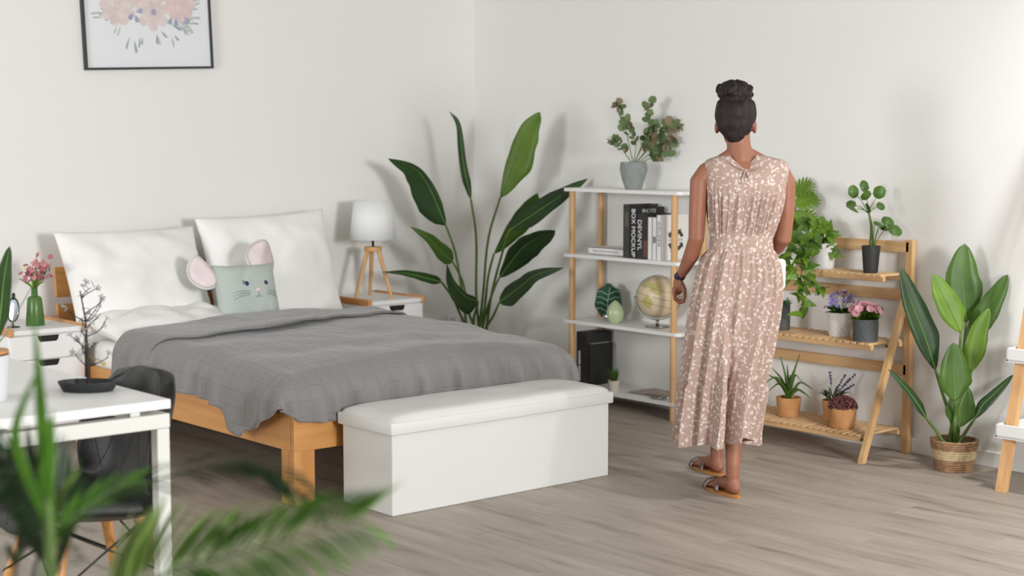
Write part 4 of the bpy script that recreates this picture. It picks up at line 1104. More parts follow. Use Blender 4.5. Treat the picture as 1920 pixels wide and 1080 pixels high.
# ================================================================== STRELITZIA IN BASKET
bp_ = Vector((-0.18, -3.655, 0)); sb = thing('basket_plant', 'bird of paradise plant with broad upright leaves in a woven seagrass basket', 'plant', bp_)
M_b1 = mat('seagrass_brown', (172, 138, 102), 0.9, c2=(140, 106, 76), vscale=50, bump=0.5, bscale=120); M_b2 = mat('seagrass_pale', (210, 190, 152), 0.9, c2=(188, 164, 124), vscale=50, bump=0.5, bscale=120)
NR = 13
for k in range(NR):
    z = 0.006+0.0108*k; r = 0.080+0.022*k/(NR-1); bm = newbm()
    tube(bm, [bp_+Vector((r*math.cos(2*PI*i/40), r*math.sin(2*PI*i/40), z+0.0008*math.sin(i*2.1+k))) for i in range(41)], [0.0068+0.0008*math.sin(i*2.7+k*1.3) for i in range(41)], 7, caps=False)
    build('woven_coil', bm, M_b2 if 5 <= k <= 8 else M_b1, sb, True)
bm = newbm(); lathe(bm, [(0.078, 0.003), (0.098, 0.115), (0.03, 0.12)], bp_, 24, capt=True); build('soil', bm, M_soil, sb)
Db = depth(bp_)
S_ = [
 ([(1792, 760), (1806, 660)], [(1812, 605), (1806, 550), (1803, 510), (1809, 457)], 0.072, 0.076, M_lf_mid, 0.06, 0.1),
 ([(1790, 760), (1798, 680)], [(1802, 624), (1784, 585), (1766, 550), (1750, 514)], 0.050, 0.052, M_lf_bright, -0.06, 0.1),
 ([(1796, 760), (1806, 690)], [(1814, 640), (1838, 600), (1862, 560), (1889, 515)], 0.042, 0.052, M_lf_mid, 0.0, 0.2),
 ([(1784, 790), (1768, 740)], [(1754, 694), (1734, 630), (1710, 570), (1689, 504)], 0.050, 0.056, M_lf_deep, -0.03, 0.2),
 ([(1798, 770), (1812, 730)], [(1821, 698), (1830, 655), (1838, 620), (1855, 578)], 0.046, 0.038, M_lf_bright, -0.08, 0.2),
 ([(1790, 800), (1791, 775)], [(1790, 752), (1789, 715), (1788, 685), (1788, 642)], 0.066, 0.068, M_lf_mid, -0.12, 0.1),
 ([(1795, 820), (1797, 810)], [(1798, 802), (1800, 775), (1804, 750), (1811, 722)], 0.060, 0.058, M_lf_mid, -0.05, 0.1),
 ([(1772, 830), (1755, 808)], [(1738, 786), (1722, 760), (1700, 730), (1666, 692)], 0.022, 0.020, M_lf_deep, -0.05, 0.5),
 ([(1798, 832), (1812, 808)], [(1827, 786), (1842, 760), (1865, 738), (1900, 702)], 0.020, 0.026, M_lf_deep, -0.05, 0.5),
]
for k, (st, md_, wl, wr, m_, dd, tw) in enumerate(S_):
    b = bp_+Vector((0, 0, 0.10))+RT*0.007*(k-4)
    sp_ = [b]+[onD(px, py, Db+dd*0.6) for px, py in st]
    big_leaf(sb, sp_, [onD(px, py, Db+dd) for px, py in md_], wl, wr, m_, (1.0, tw if k % 2 else -tw), 0.16, (0.010, 0.006), 0.03, 1.05)

# ================================================================== LEANING STAND AT THE RIGHT EDGE
stn = thing('ladder_shelf', 'leaning ladder shelf with pale wooden legs and white trays at the right edge', 'shelf', (-0.25, -4.3, 0))
for y in (-4.045, -4.60):
    a = Vector((-0.408, y, 0)); b = Vector((-0.03, y, 1.62)); d = (b-a).normalized(); nx = d.cross(Vector((0, 1, 0))).normalized(); bm = newbm(); vs = []
    for p, sh in ((a, True), (b, False)):
        for sx, sy_ in ((-1, -1), (1, -1), (1, 1), (-1, 1)):
            q_ = p+nx*sx*0.016+Vector((0, sy_*0.022, 0))
            if sh: q_ = q_-d*(q_.z/d.z)
            vs.append(bm.verts.new(q_))
    ringface(bm, vs[:4], vs[4:]); cap(bm, vs[:4], True); cap(bm, vs[4:]); build('leg', bm, M_pine, stn)
for z, xf in ((0.225, -0.40), (0.545, -0.335)):
    bm = newbm(); box(bm, (xf, -4.64, z), (-0.02, -4.00, z+0.012)); box(bm, (xf, -4.64, z), (xf+0.012, -4.00, z+0.06), 0.003); box(bm, (-0.032, -4.64, z), (-0.02, -4.00, z+0.06))
    box(bm, (xf, -4.012, z), (-0.02, -4.00, z+0.06), 0.003); box(bm, (xf, -4.64, z), (-0.02, -4.628, z+0.06)); build('tray', bm, M_white, stn)

# ================================================================== DESK, CHAIR AND WHAT STANDS ON THE DESK
desk = thing('desk', 'white rectangular desk with white metal frame in the left foreground', 'desk', (-4.42, -2.9, 0))
DX0, DX1, DY0, DY1, DZ = -4.76, -4.082, -3.60, -2.20, 0.74
bm = newbm(); box(bm, (DX0, DY0, DZ-0.028), (DX1, DY1, DZ), 0.003); build('desktop', bm, M_white, desk)
M_mframe = mat('white_powder_coat', (222, 222, 216), 0.45)
bm = newbm()
for y in (DY0+0.004, DY1-0.044): box(bm, (DX0+0.02, y, DZ-0.085), (DX1-0.002, y+0.04, DZ-0.042), 0.003)
for x in (DX0+0.004, DX1-0.044): box(bm, (x, DY0+0.044, DZ-0.085), (x+0.04, DY1-0.044, DZ-0.042), 0.003)
build('frame', bm, M_mframe, desk)
for x in (DX0+0.1, DX1-0.12):
    for y in (DY0+0.02, DY1-0.04):
        bm = newbm(); box(bm, (x, y, DZ-0.043), (x+0.03, y+0.02, DZ-0.027)); build('spacer', bm, M_mframe, desk)
for x in (DX0+0.004, DX1-0.044):
    for y in (DY0+0.004, DY1-0.044):
        bm = newbm(); box(bm, (x, y, 0), (x+0.04, y+0.04, DZ-0.0855), 0.003); build('leg', bm, M_mframe, desk)

M_leath = mat('black_leather', (19, 19, 19), 0.4, bump=0.08, bscale=180)
cc = Vector((-4.195, -3.25, 0)); chair = thing('desk_chair', 'black quilted leather shell chair on wooden legs tucked under the desk', 'chair', cc)
prof = [(0.25, 0.345), (0.24, 0.385), (0.20, 0.40), (0.08, 0.385), (-0.05, 0.37), (-0.12, 0.385), (-0.165, 0.43), (-0.19, 0.51), (-0.21, 0.63), (-0.228, 0.72), (-0.24, 0.785)]
PR = spline([(f, 0, z) for f, z in prof], 40)
def shell_pt(i, v):
    p = PR[i]; t = i/39
    back = ss(0.45, 0.75, t); w = 0.262*(1-0.10*(1-math.cos(min(1, t*1.0)*PI*0.5))*back)
    if t > 0.78: w *= 1-0.28*((t-0.78)/0.22)**2.5
    if t < 0.12: w *= 1-0.18*((0.12-t)/0.12)**2
    curl = abs(v)**3
    f = p.x+back*curl*0.10*(1-0.5*ss(0.8, 1, t)); z = p.z+(1-back)*curl*0.045-0.035*ss(0.75, 1, t)*abs(v)**3
    pad = 0.004*math.cos(v*PI*2.5)*math.cos(t*PI*6)
    return cc+Vector((-(f), v*w, z))+Vector((-back*pad, 0, (1-back)*pad))
bm = newbm(); grid(bm, [[shell_pt(i, -1+2*j/28) for j in range(29)] for i in range(40)])
o = build('shell', bm, M_leath, chair, True); md = o.modifiers.new('t', 'SOLIDIFY'); md.thickness = 0.05; md.offset = 0
md = o.modifiers.new('b', 'SUBSURF'); md.levels = 2; md.render_levels = 2
bm = newbm()
for k in range(-2, 3):
    for sg in (1, -1):
        P = []
        for i in range(2, 35):
            v = k*0.45+sg*(i/39-0.5)*1.5
            if abs(v) < 0.97:
                p = shell_pt(i, v); p2 = shell_pt(min(38, i+1), v); q_ = shell_pt(i, min(1, v+0.05))
                n_ = (p2-p).cross(q_-p); n_ = n_.normalized() if n_.length > 1e-9 else Vector((0, 0, 1))
                if n_.dot(Vector((-1, 0, 1))) < 0: n_ = -n_
                P.append(p+n_*0.0238)
        if len(P) > 4: tube(bm, P, 0.0022, 5)
build('quilting_seam', bm, mat('seam_black', (12, 12, 12), 0.6), chair, True)
for sx in (1, -1):
    for sy in (1, -1):
        bm = newbm(); tube(bm, [cc+Vector((sx*0.12, sy*0.12, 0.345)), cc+Vector((sx*0.22, sy*0.22, 0.0))], [0.019, 0.012], 12); build('leg', bm, M_beechZ, chair, True, auto=50)
for sx, sy, tx, ty in ((1, 1, 1, -1), (1, -1, 1, 1), (-1, 1, -1, -1), (-1, -1, -1, 1), (1, 1, -1, 1), (-1, 1, 1, 1), (1, -1, -1, -1), (-1, -1, 1, -1)):
    bm = newbm(); tube(bm, [cc+Vector((sx*0.13, sy*0.13, 0.34)), cc+Vector((tx*0.185, ty*0.185, 0.17))], 0.0035, 6); build('wire_strut', bm, M_black, chair, True)

tc_ = Vector((-4.20, -3.305, DZ+0.0005)); tw = thing('twig_tree', 'black wire tree ornament standing in an oval black tray on the desk', 'ornament', tc_)
bm = newbm(); sd = (RT+FH*0.15).normalized()
prof_ = [(0.074, 0.0), (0.078, 0.004), (0.090, 0.026), (0.090, 0.030), (0.086, 0.030), (0.076, 0.010), (0.02, 0.008)]
rings = [[bm.verts.new(tc_+RT*r*math.cos(2*PI*k/36)+FH*r*0.62*math.sin(2*PI*k/36)+Vector((0, 0, z))) for k in range(36)] for r, z in prof_]
for a, b in zip(rings, rings[1:]): ringface(bm, a, b)
cap(bm, rings[0], True); cap(bm, rings[-1]); build('tray', bm, mat('tray_black', (38, 40, 42), 0.5), tw, True, auto=50)
Dt = depth(tc_); rnd = random.Random(31)
Q = lambda px, py, dd=0.0: onD(px, py, Dt+dd)
bm = newbm(); trunk = spline([tc_+Vector((0, 0, 0.006)), Q(166, 690), Q(163, 650), Q(160, 600), Q(150, 545)], 16); tube(bm, trunk, [0.0055-0.0035*i/15 for i in range(16)], 8)
build('trunk', bm, mat('twig_black', (34, 32, 34), 0.6), tw, True)
blossoms = []
for k in range(16):
    i = rnd.randint(4, 14); a = rnd.uniform(0, 2*PI); d = Vector((math.cos(a), math.sin(a), rnd.uniform(0.2, 0.9))).normalized(); ln = rnd.uniform(0.05, 0.095)
    p = trunk[i]; P = spline([p, p+d*ln*0.5+rdir(rnd)*0.010, p+d*ln+Vector((0, 0, 0.012))], 8)
    bm = newbm(); tube(bm, P, [0.0022-0.0012*j/7 for j in range(8)], 6)
    for j in (4, 6):
        e = P[j]+rdir(rnd, 0.5)*0.028; tube(bm, [P[j], (P[j]+e)/2+rdir(rnd)*0.004, e], 0.0009, 5); blossoms.append(e)
    build('branch', bm, mat('twig_black', (34, 32, 34), 0.6), tw, True); blossoms.append(P[-1])
bl = flower_mesh('blossom', mat('blossom_grey', (168, 170, 168), 0.7), 5, 0.4)
for e in blossoms[::2]: inst('blossom', bl, tw, e, rdir(rnd), rdir(rnd, 0.6), rnd.uniform(0.009, 0.014))
bm = newbm(); ellipsoid(bm, Q(195, 682, -0.03), Vector((0.006, 0, 0)), Vector((0, 0.006, 0)), Vector((0, 0, 0.007)), 8, 6); tube(bm, [trunk[6], Q(195, 684, -0.03)], 0.0012, 5)
build('bird', bm, mat('ochre_bird', (176, 160, 96), 0.6), tw, True)

dp = onz(-34, 752, DZ); dp.z = DZ+0.0005
dpl = thing('desk_plant', 'dark pointed-leaf plant in a pale grey pot on the desk, cut by the left edge', 'plant', dp)
pot(dpl, dp, 0.070, 0.082, 0.135, mat('pale_grey_pot', (214, 216, 218), 0.5)); Dd = depth(dp)
bm = newbm(); lathe(bm, [(0.075, 0.0), (0.080, 0.004), (0.080, 0.01)], dp+Vector((0, 0, 0.137)), 28, capt=True, capb=True); build('pot_rim', bm, M_pineY, dpl, True, auto=40)
for st, md_, wl, wr in (([(-20, 660)], [(-6, 640), (2, 580), (8, 520), (18, 462)], 0.024, 0.022), ([(-30, 660)], [(-40, 630), (-45, 560), (-60, 480)], 0.03, 0.03), ([(-35, 665)], [(-50, 640), (-75, 590), (-95, 530)], 0.03, 0.03)):
    big_leaf(dpl, [dp+Vector((0, 0, 0.12))]+[onD(a, b, Dd) for a, b in st], [onD(a, b, Dd-0.01*i) for i, (a, b) in enumerate(md_)], wl, wr, M_lf_deep, (1, 0.2), 0.2, (0.006, 0.004))
petiole(dpl, [dp+Vector((0, 0, 0.12)), onD(8, 630, Dd), onD(30, 590, Dd-0.02), onD(58, 540, Dd-0.02)], 0.003, 0.0016, 12, mat('stem_grey', (120, 132, 116), 0.6))

# ---- on the left nightstand
vc = Vector((-3.055, -0.32, 0.5805)); vs_ = thing('flower_vase', 'tapered green glass vase of small pink flowers on the left nightstand', 'vase', vc)
bm = newbm(); lathe(bm, [(0.044, 0), (0.046, 0.004), (0.035, 0.130), (0.030, 0.140), (0.016, 0.146), (0.015, 0.178), (0.018, 0.184), (0.014, 0.184)], vc, 28); build('vase_body', bm, mat('bottle_green', (62, 104, 52), 0.3, c2=(78, 112, 44), vscale=12), vs_, True, auto=40)
Dv = depth(vc); rnd = random.Random(17)
fpk = [flower_mesh('flower', m, 6, 0.3) for m in (mat('petal_rose', (206, 140, 142), 0.7), mat('petal_dusty', (172, 100, 116), 0.7), mat('petal_cream', (222, 214, 150), 0.7))]
bm = newbm()
for k in range(62):
    if k < 46: px, py = rnd.gauss(72, 14), rnd.gauss(505, 12)
    else: px, py = rnd.uniform(36, 100), rnd.uniform(480, 528)
    e = onD(px, py, Dv+rnd.uniform(-0.06, 0.05)); m_ = fpk[2] if (px < 52 and rnd.random() < 0.5) else fpk[rnd.choice((0, 0, 1))]
    inst('flower', m_, vs_, e, rdir(rnd), rdir(rnd, 0.8)-FW, rnd.uniform(0.011, 0.018))
    if k % 2 == 0: tube(bm, [vc+Vector((0, 0, 0.17)), (vc+Vector((0, 0, 0.2))+e)/2, e], 0.001, 5)
build('flower_stem', bm, M_stem, vs_)
bm = newbm()
for (px, py) in ((34, 522), (45, 530), (78, 520), (60, 518), (70, 515), (84, 528)):
    b = vc+Vector((0, 0, 0.175)); e = onD(px, py, Dv-0.02); blade(bm, [b, (b+e)/2+Vector((0, 0, 0.01)), e], 0.007, 0.007, (e-b).cross(-FW), 0.2, 8)
build('foliage', bm, M_lf_bright, vs_, True)
mr_ = Vector((-3.175, -0.34, 0.5805)); mir = thing('table_mirror', 'small oval table mirror with dark frame beside the green vase', 'mirror', mr_)
a_, b_ = RT, (Vector((0, 0, 1))*0.97+FH*0.2).normalized(); mcn = mr_+Vector((0, 0, 0.085))
bm = newbm(); ellipsoid(bm, mcn, a_*0.028, b_*0.058, a_.cross(b_)*0.003, 28, 6); build('mirror_glass', bm, mat('mirror_face', (196, 206, 216), 0.12, 0.6), mir, True)
bm = newbm(); tube(bm, [mcn+a_*0.029*math.cos(t_)+b_*0.059*math.sin(t_) for t_ in [2*PI*k/28 for k in range(29)]], 0.003, 6); build('mirror_frame', bm, M_black, mir, True)
bm = newbm(); tube(bm, [mcn+b_*0.058, mcn+b_*0.075], 0.009, 8, True, True); build('knob', bm, M_black, mir, True)
bm = newbm(); tube(bm, [mcn-b_*0.058, mr_+Vector((0, 0, 0.004))], 0.004, 8); lathe(bm, [(0.03, 0), (0.03, 0.004), (0.01, 0.006)], mr_, 24, capt=True); build('stand', bm, M_black, mir, True, auto=40)

# ================================================================== FOREGROUND PALM
pb = Vector((-5.22, -5.52, 0)); palm = thing('potted_palm', 'out-of-focus green palm with feathery fronds in the near left foreground', 'plant', pb)
pot(palm, pb, 0.13, 0.16, 0.28, mat('white_pot', (224, 222, 218), 0.5), lip=0.006)
M_palm = leafmat('palm_bright', (98, 150, 46), (74, 122, 36)); M_palmd = leafmat('palm_dark_shaded', (36, 66, 28), (24, 46, 20)); M_palmp = leafmat('palm_pale', (134, 158, 84), (108, 140, 62))  # the dark green has the frond's shade put into its colour
lf_me = [small_leaf_mesh('leaflet', m, 1.0, 0.115, 0.25, 0.18) for m in (M_palm, M_palmd, M_palmp)]
def frond(pts, n, ln, kind, fan=0.75, nup=(0, 0, 1), side=None, spread=1.0, skip=0.15, r=0.004):
    P = spline(pts, 40); bm = newbm(); tube(bm, P, [r*(1-0.8*i/39) for i in range(40)], 7); f = build('frond', bm, M_stem if kind != 1 else M_palmd, palm, True)
    rnd = random.Random(int(ln*1000)+n)
    for k in range(n):
        t = skip+(1-skip)*k/(n-1); i = min(38, int(t*39)); T = (P[i+1]-P[i]).normalized()
        s = T.cross(Vector(nup)).normalized() if side is None else (Vector(side)-T*Vector(side).dot(T)).normalized()
        L_ = ln*(0.55+0.45*math.sin(PI*min(1, 0.25+t*0.72)))*rnd.uniform(0.9, 1.1)
        for sg in (1, -1):
            d = (T*fan+s*sg*spread+Vector((0, 0, 0.10))).normalized()
            inst('leaflet', lf_me[kind], f, P[i], d, Vector(nup)+rdir(rnd)*0.2, (L_, ln*1.0, L_))
pt = pb+Vector((0, 0, 0.26))
Z = lambda px, py, D: onD(px, py, D)
sideA = (Vector((0, 0, 1))*0.85+RT*0.15+FH*0.4)
frond([pt, Z(200, 1250, 2.25), Z(300, 1085, 2.2), Z(420, 1045, 2.15), Z(560, 1005, 2.1), Z(690, 972, 2.05)], 34, 0.125, 0, 1.15, (0.2, 0.2, 1), sideA, 0.85, 0.42)
frond([pt, Z(60, 1150, 2.45), Z(150, 960, 2.5), Z(330, 890, 2.5), Z(470, 868, 2.45), Z(600, 945, 2.4)], 42, 0.09, 1, 1.2, (0, 0, 1), sideA, 0.5, 0.38)
frond([pt, Z(40, 1150, 2.35), Z(40, 1000, 2.35), Z(-40, 880, 2.3), Z(-160, 840, 2.25)], 26, 0.10, 1, 0.8, (0, 0, 1), sideA, 1.0, 0.35)
frond([pt, Z(100, 1180, 2.3), Z(130, 1000, 2.28), Z(60, 900, 2.2), Z(-60, 870, 2.15)], 26, 0.10, 1, 0.8, (0, 0, 1), sideA, 1.0, 0.35)
frond([pt, Z(170, 1230, 2.3), Z(250, 1100, 2.3), Z(390, 1062, 2.3), Z(560, 1015, 2.3)], 34, 0.14, 2, 0.75, (0.2, 0.2, 1), sideA, 1.0, 0.4)
frond([pt, Z(80, 1180, 2.2), Z(110, 1010, 2.2), Z(190, 930, 2.25), Z(260, 900, 2.3)], 18, 0.06, 0, 1.2, (0, 0, 1), sideA, 0.5, 0.5)
for pts, w, m_ in (([Z(96, 1100, 2.2), Z(86, 900, 2.2), Z(76, 750, 2.2), Z(64, 600, 2.2)], 0.012, M_palm), ([Z(96, 1000, 2.2), Z(45, 880, 2.18), Z(30, 800, 2.16), Z(72, 690, 2.15)], 0.010, M_palm),
                   ([Z(90, 1020, 2.2), Z(84, 920, 2.2), Z(92, 850, 2.2), Z(98, 770, 2.2)], 0.016, M_palm), ([Z(95, 1060, 2.25), Z(100, 960, 2.25), Z(125, 910, 2.2), Z(150, 878, 2.2)], 0.008, M_palmp),
                   ([Z(90, 1060, 2.3), Z(40, 960, 2.25), Z(10, 880, 2.2), Z(-30, 830, 2.2)], 0.018, M_palmd)):
    bm = newbm(); blade(bm, pts, w, w, RT, 0.2, 20, 0.7); o = build('leaf', bm, m_, palm, True); o.modifiers.new('t', 'SOLIDIFY').thickness = 0.0012
petiole(palm, [pt, Z(110, 1250, 2.25), Z(96, 1080, 2.2), Z(88, 930, 2.2)], 0.010, 0.006, 14)

# ================================================================== WOMAN
D0 = 6.65
def S(px, py, dd=0.0): return onD(px, py, D0+dd)
U = Vector((0, 0, 1)); K = D0/F_PX*1.004          # metres per pixel at her depth
M_skin = mat('skin_brown', (156, 102, 78), 0.5, var=0.06, vscale=10, sss=0.08)
M_hair = mat('dark_hair', (46, 36, 32), 0.6, spec=0.3, c2=(26, 20, 18), vscale=5, stretch=(8, 8, 2), bump=0.5, bscale=14)
woman = thing('person', 'person in sleeveless dusty-pink floral midi dress walking away from the camera', 'person', (-1.22, -3.24, 0))
bm = newbm()
def ering(bm, c, hw, hd, n=24): return [bm.verts.new(c+RT*hw*math.cos(2*PI*k/n)+FH*hd*math.sin(2*PI*k/n)) for k in range(n)]
torso = [(300, 1389, 34, 0.050), (308, 1392, 62, 0.066), (322, 1396, 72, 0.082), (345, 1397, 71, 0.098), (380, 1396, 65, 0.105), (420, 1393, 56, 0.092), (450, 1390, 53, 0.086), (490, 1386, 60, 0.105), (530, 1384, 66, 0.118), (565, 1382, 62, 0.105)]
R0 = [ering(bm, S(cx, py), hw*K, hd) for py, cx, hw, hd in torso]
for a, b in zip(R0, R0[1:]): ringface(bm, a, b)
cap(bm, R0[0], True); cap(bm, R0[-1])
tube(bm, [S(1391, 318), S(1388, 295), S(1385, 270, 0.01), S(1383, 245, 0.015)], [0.062, 0.055, 0.050, 0.050], 16)
for sx in (-1, 1): tube(bm, [S(1388+sx*16, 290, 0.005), S(1391+sx*45, 307), S(1394+sx*70, 322)], [0.030, 0.030, 0.036], 12, True, True)
# head, face turned slightly to the right
fd = (FH*0.97+RT*0.24).normalized(); fr = Vector((fd.y, -fd.x, 0)); hc = S(1380, 226, 0.03)
ellipsoid(bm, hc+U*0.012, fr*0.076, fd*0.093, U*0.102, 24, 16)
ellipsoid(bm, hc-U*0.055+fd*0.028, fr*0.056, fd*0.058, U*0.062, 20, 12)
tube(bm, [hc+fd*0.090+U*0.012, hc+fd*0.108-U*0.020], [0.007, 0.012], 10, True, True)      # nose
for sx in (-1, 1):                                                        # ears
    ellipsoid(bm, hc+fr*sx*0.079-fd*0.006-U*0.028, (fr*sx*0.5+fd*-0.3).normalized()*0.012, fd*0.017, U*0.030, 12, 8)
# arms
tube(bm, [S(1326, 322), S(1311, 340), S(1308, 395), S(1306, 446, 0.0), S(1296, 479, 0.05), S(1283, 505, 0.11), S(1275, 519, 0.14)], [0.042, 0.040, 0.037, 0.034, 0.034, 0.025, 0.0185], 16, True, True)
tube(bm, [S(1462, 322), S(1474, 342), S(1473, 398), S(1468, 447, 0.01), S(1456, 463, 0.09), S(1444, 474, 0.18), S(1438, 480, 0.23)], [0.042, 0.041, 0.038, 0.036, 0.033, 0.024, 0.019], 16, True, True)
# left hand: back of the hand, fingers curled back, thumb
ellipsoid(bm, S(1271, 536, 0.16), RT*0.020+U*0.004, FH*0.032, U*0.040-RT*0.006, 16, 10)
for k in range(4):
    dd = 0.135+0.017*k; ln = (0.92, 1.0, 0.95, 0.8)[k]
    b = S(1264, 548, dd); m1 = b+U*-0.030*ln+RT*0.004; m2 = m1-U*0.016*ln+RT*0.020*ln; e = m2+RT*0.018*ln+U*0.004
    tube(bm, [b+U*0.012, b, m1, m2, e], [0.011, 0.0095, 0.009, 0.0082, 0.0075], 10, True, True)
tube(bm, [S(1276, 530, 0.13), S(1283, 542, 0.125), S(1284, 556, 0.125), S(1281, 566, 0.13)], [0.013, 0.0105, 0.009, 0.008], 10, True, True)
# right hand holding the tablet
tabc = S(1434, 514, 0.27)
ellipsoid(bm, S(1436, 490, 0.245), RT*0.030, FH*0.016, U*0.034, 14, 8)
for k in range(4):
    b = S(1428+6*k, 500, 0.25); tube(bm, [b, b-U*0.03-FH*0.002, b-U*0.052-FH*0.001, b-U*0.066], [0.0095, 0.009, 0.0085, 0.0075], 10, True, True)
tube(bm, [S(1430, 484, 0.25), S(1424, 492, 0.275), S(1424, 500, 0.285), S(1426, 507, 0.285)], [0.012, 0.010, 0.009, 0.008], 10, True, True)
# legs
h_ = Vector((0.29, 0.957, 0)).normalized(); h2 = Vector((h_.y, -h_.x, 0))
heelR = Vector((-1.362, -3.405, 0.0)); heelL = Vector((-1.092, -3.072, 0.0))
def leg(hip, knee, calf, heel):
    ank = heel+h_*0.045+U*0.085
    tube(bm, [hip, (hip+knee)/2, knee, calf, ank+U*0.05, ank], [0.082, 0.070, 0.050, 0.046, 0.030, 0.029], 16, True, True)
    ellipsoid(bm, heel+h_*0.035+U*0.040, h_*0.035, h2*0.028, U*0.028, 14, 10)
    tube(bm, [heel+h_*0.04+U*0.055, heel+h_*0.10+U*0.050, heel+h_*0.16+U*0.034, heel+h_*0.185+U*0.028], [0.030, 0.030, 0.024, 0.018], 14, True, True)
    ellipsoid(bm, heel+h_*0.155+U*0.030, h_*0.045, h2*0.040, U*0.017, 14, 10)
    for k in range(5):
        o_ = (k-2)*0.0155; ln = (0.062, 0.060, 0.055, 0.050, 0.043)[k]
        tube(bm, [heel+h_*0.175+h2*-o_+U*0.026, heel+h_*(0.175+ln*0.7)+h2*-o_*1.05+U*0.025, heel+h_*(0.175+ln)+h2*-o_*1.05+U*0.022], [0.010, 0.009, 0.008], 8, True, True)
leg(S(1402, 560, 0.0), S(1392, 690, 0.02), S(1378, 790, -0.06), heelR)
leg(S(1366, 560, 0.02), S(1348, 690, 0.16), S(1343, 780, 0.19), heelL)
body = build('body', bm, M_skin, woman, True)
md = body.modifiers.new('r', 'REMESH'); md.mode = 'VOXEL'; md.voxel_size = 0.0055; md.use_smooth_shade = True
md = body.modifiers.new('s', 'SMOOTH'); md.factor = 0.5; md.iterations = 4
baked(body)
M_eye = mat('eye_white', (236, 232, 226), 0.3); M_iris = mat('iris_dark', (40, 26, 20), 0.2); M_lip = mat('lips', (150, 82, 74), 0.45)
for sx in (-1, 1):
    e = hc+fd*0.084+fr*sx*0.031+U*0.006
    bm = newbm(); ellipsoid(bm, e, fr*0.014, fd*0.008, U*0.007, 12, 8); eo = build('eye', bm, M_eye, woman, True)
    bm = newbm(); ellipsoid(bm, e+fd*0.006, fr*0.0055, fd*0.003, U*0.0055, 10, 6); build('iris', bm, M_iris, eo, True)
    bm = newbm(); tube(bm, [e+fr*sx*-0.014+U*0.016, e+U*0.021, e+fr*sx*0.016+U*0.015+fd*-0.006], 0.0028, 6); build('eyebrow', bm, M_hair, woman, True)
bm = newbm(); ellipsoid(bm, hc+fd*0.088-U*0.052, fr*0.021, fd*0.007, U*0.007, 12, 8); build('lips', bm, M_lip, woman, True)
# hair with bun
bm = newbm()
hb = hc-fd*0.018+U*0.030
ellipsoid(bm, hb, fr*0.089, fd*0.092, U*0.092, 28, 18)
ellipsoid(bm, hb-fd*0.020-U*0.040, fr*0.076, fd*0.070, U*0.070, 24, 14)
ellipsoid(bm, hb-fd*0.040-U*0.075, fr*0.050, fd*0.040, U*0.048, 20, 12)
tube(bm, [S(1378, 185, 0.02), S(1378, 172, 0.02)], [0.06, 0.05], 16, True, True)
bc = S(1377, 171, 0.02)
ellipsoid(bm, bc, RT*0.068, FH*0.062, U*0.046, 24, 14)
for k in range(9):
    a = 2*PI*k/9; p0 = bc+(RT*math.cos(a)+FH*math.sin(a))*0.052
    ellipsoid(bm, p0+U*0.012*math.sin(k*2.3), (RT*math.cos(a)+FH*math.sin(a))*0.024, (FH*math.cos(a)-RT*math.sin(a))*0.032, U*0.026+RT*0.008*math.cos(k), 12, 8)
ellipsoid(bm, bc+RT*0.055-U*0.018, RT*0.024, FH*0.03, U*0.018, 12, 8)
hair = build('hair', bm, M_hair, woman, True)
md = hair.modifiers.new('r', 'REMESH'); md.mode = 'VOXEL'; md.voxel_size = 0.005
md = hair.modifiers.new('s', 'SMOOTH'); md.factor = 0.5; md.iterations = 4
baked(hair)
rl_ = root_loc(woman)
for v in hair.data.vertices:
    p = v.co+rl_; isb = ss(bc.z-0.06, bc.z-0.03, p.z)
    v.co += v.normal*(0.014*isb*noise.noise(p*30)+0.006*isb*noise.noise(p*70)+0.004*noise.noise(Vector((p.x*60, p.y*60, p.z*14))))

# dress
def dressmat():
    m, N, L, B = _base('dusty_pink_floral')
    tc = N.new('ShaderNodeTexCoord')
    nz = N.new('ShaderNodeTexNoise'); nz.inputs['Scale'].default_value = 30; L.new(tc.outputs['Object'], nz.inputs['Vector'])
    mx = N.new('ShaderNodeMix'); mx.data_type = 'VECTOR'; mx.inputs[0].default_value = 0.035
    L.new(tc.outputs['Object'], mx.inputs[4]); L.new(nz.outputs['Color'], mx.inputs[5])
    vo = N.new('ShaderNodeTexVoronoi'); vo.inputs['Scale'].default_value = 56; L.new(mx.outputs[1], vo.inputs['Vector'])
    rp = N.new('ShaderNodeValToRGB'); e = rp.color_ramp.elements
    e[0].position = 0.26; e[0].color = lin((216, 201, 192)); e[1].position = 0.44; e[1].color = lin((174, 148, 135))
    L.new(vo.outputs['Distance'], rp.inputs[0])
    n3 = N.new('ShaderNodeTexNoise'); n3.inputs['Scale'].default_value = 95; L.new(tc.outputs['Object'], n3.inputs['Vector'])
    r3 = N.new('ShaderNodeValToRGB'); r3.color_ramp.elements[0].position = 0.63; r3.color_ramp.elements[1].position = 0.70
    L.new(n3.outputs['Fac'], r3.inputs[0])
    mc_ = N.new('ShaderNodeMix'); mc_.data_type = 'RGBA'; L.new(r3.outputs[0], mc_.inputs[0]); L.new(rp.outputs[0], mc_.inputs[6]); mc_.inputs[7].default_value = lin((204, 185, 174))
    L.new(mc_.outputs[2], B.inputs['Base Color']); B.inputs['Roughness'].default_value = 0.85
    return m
M_dress = dressmat()
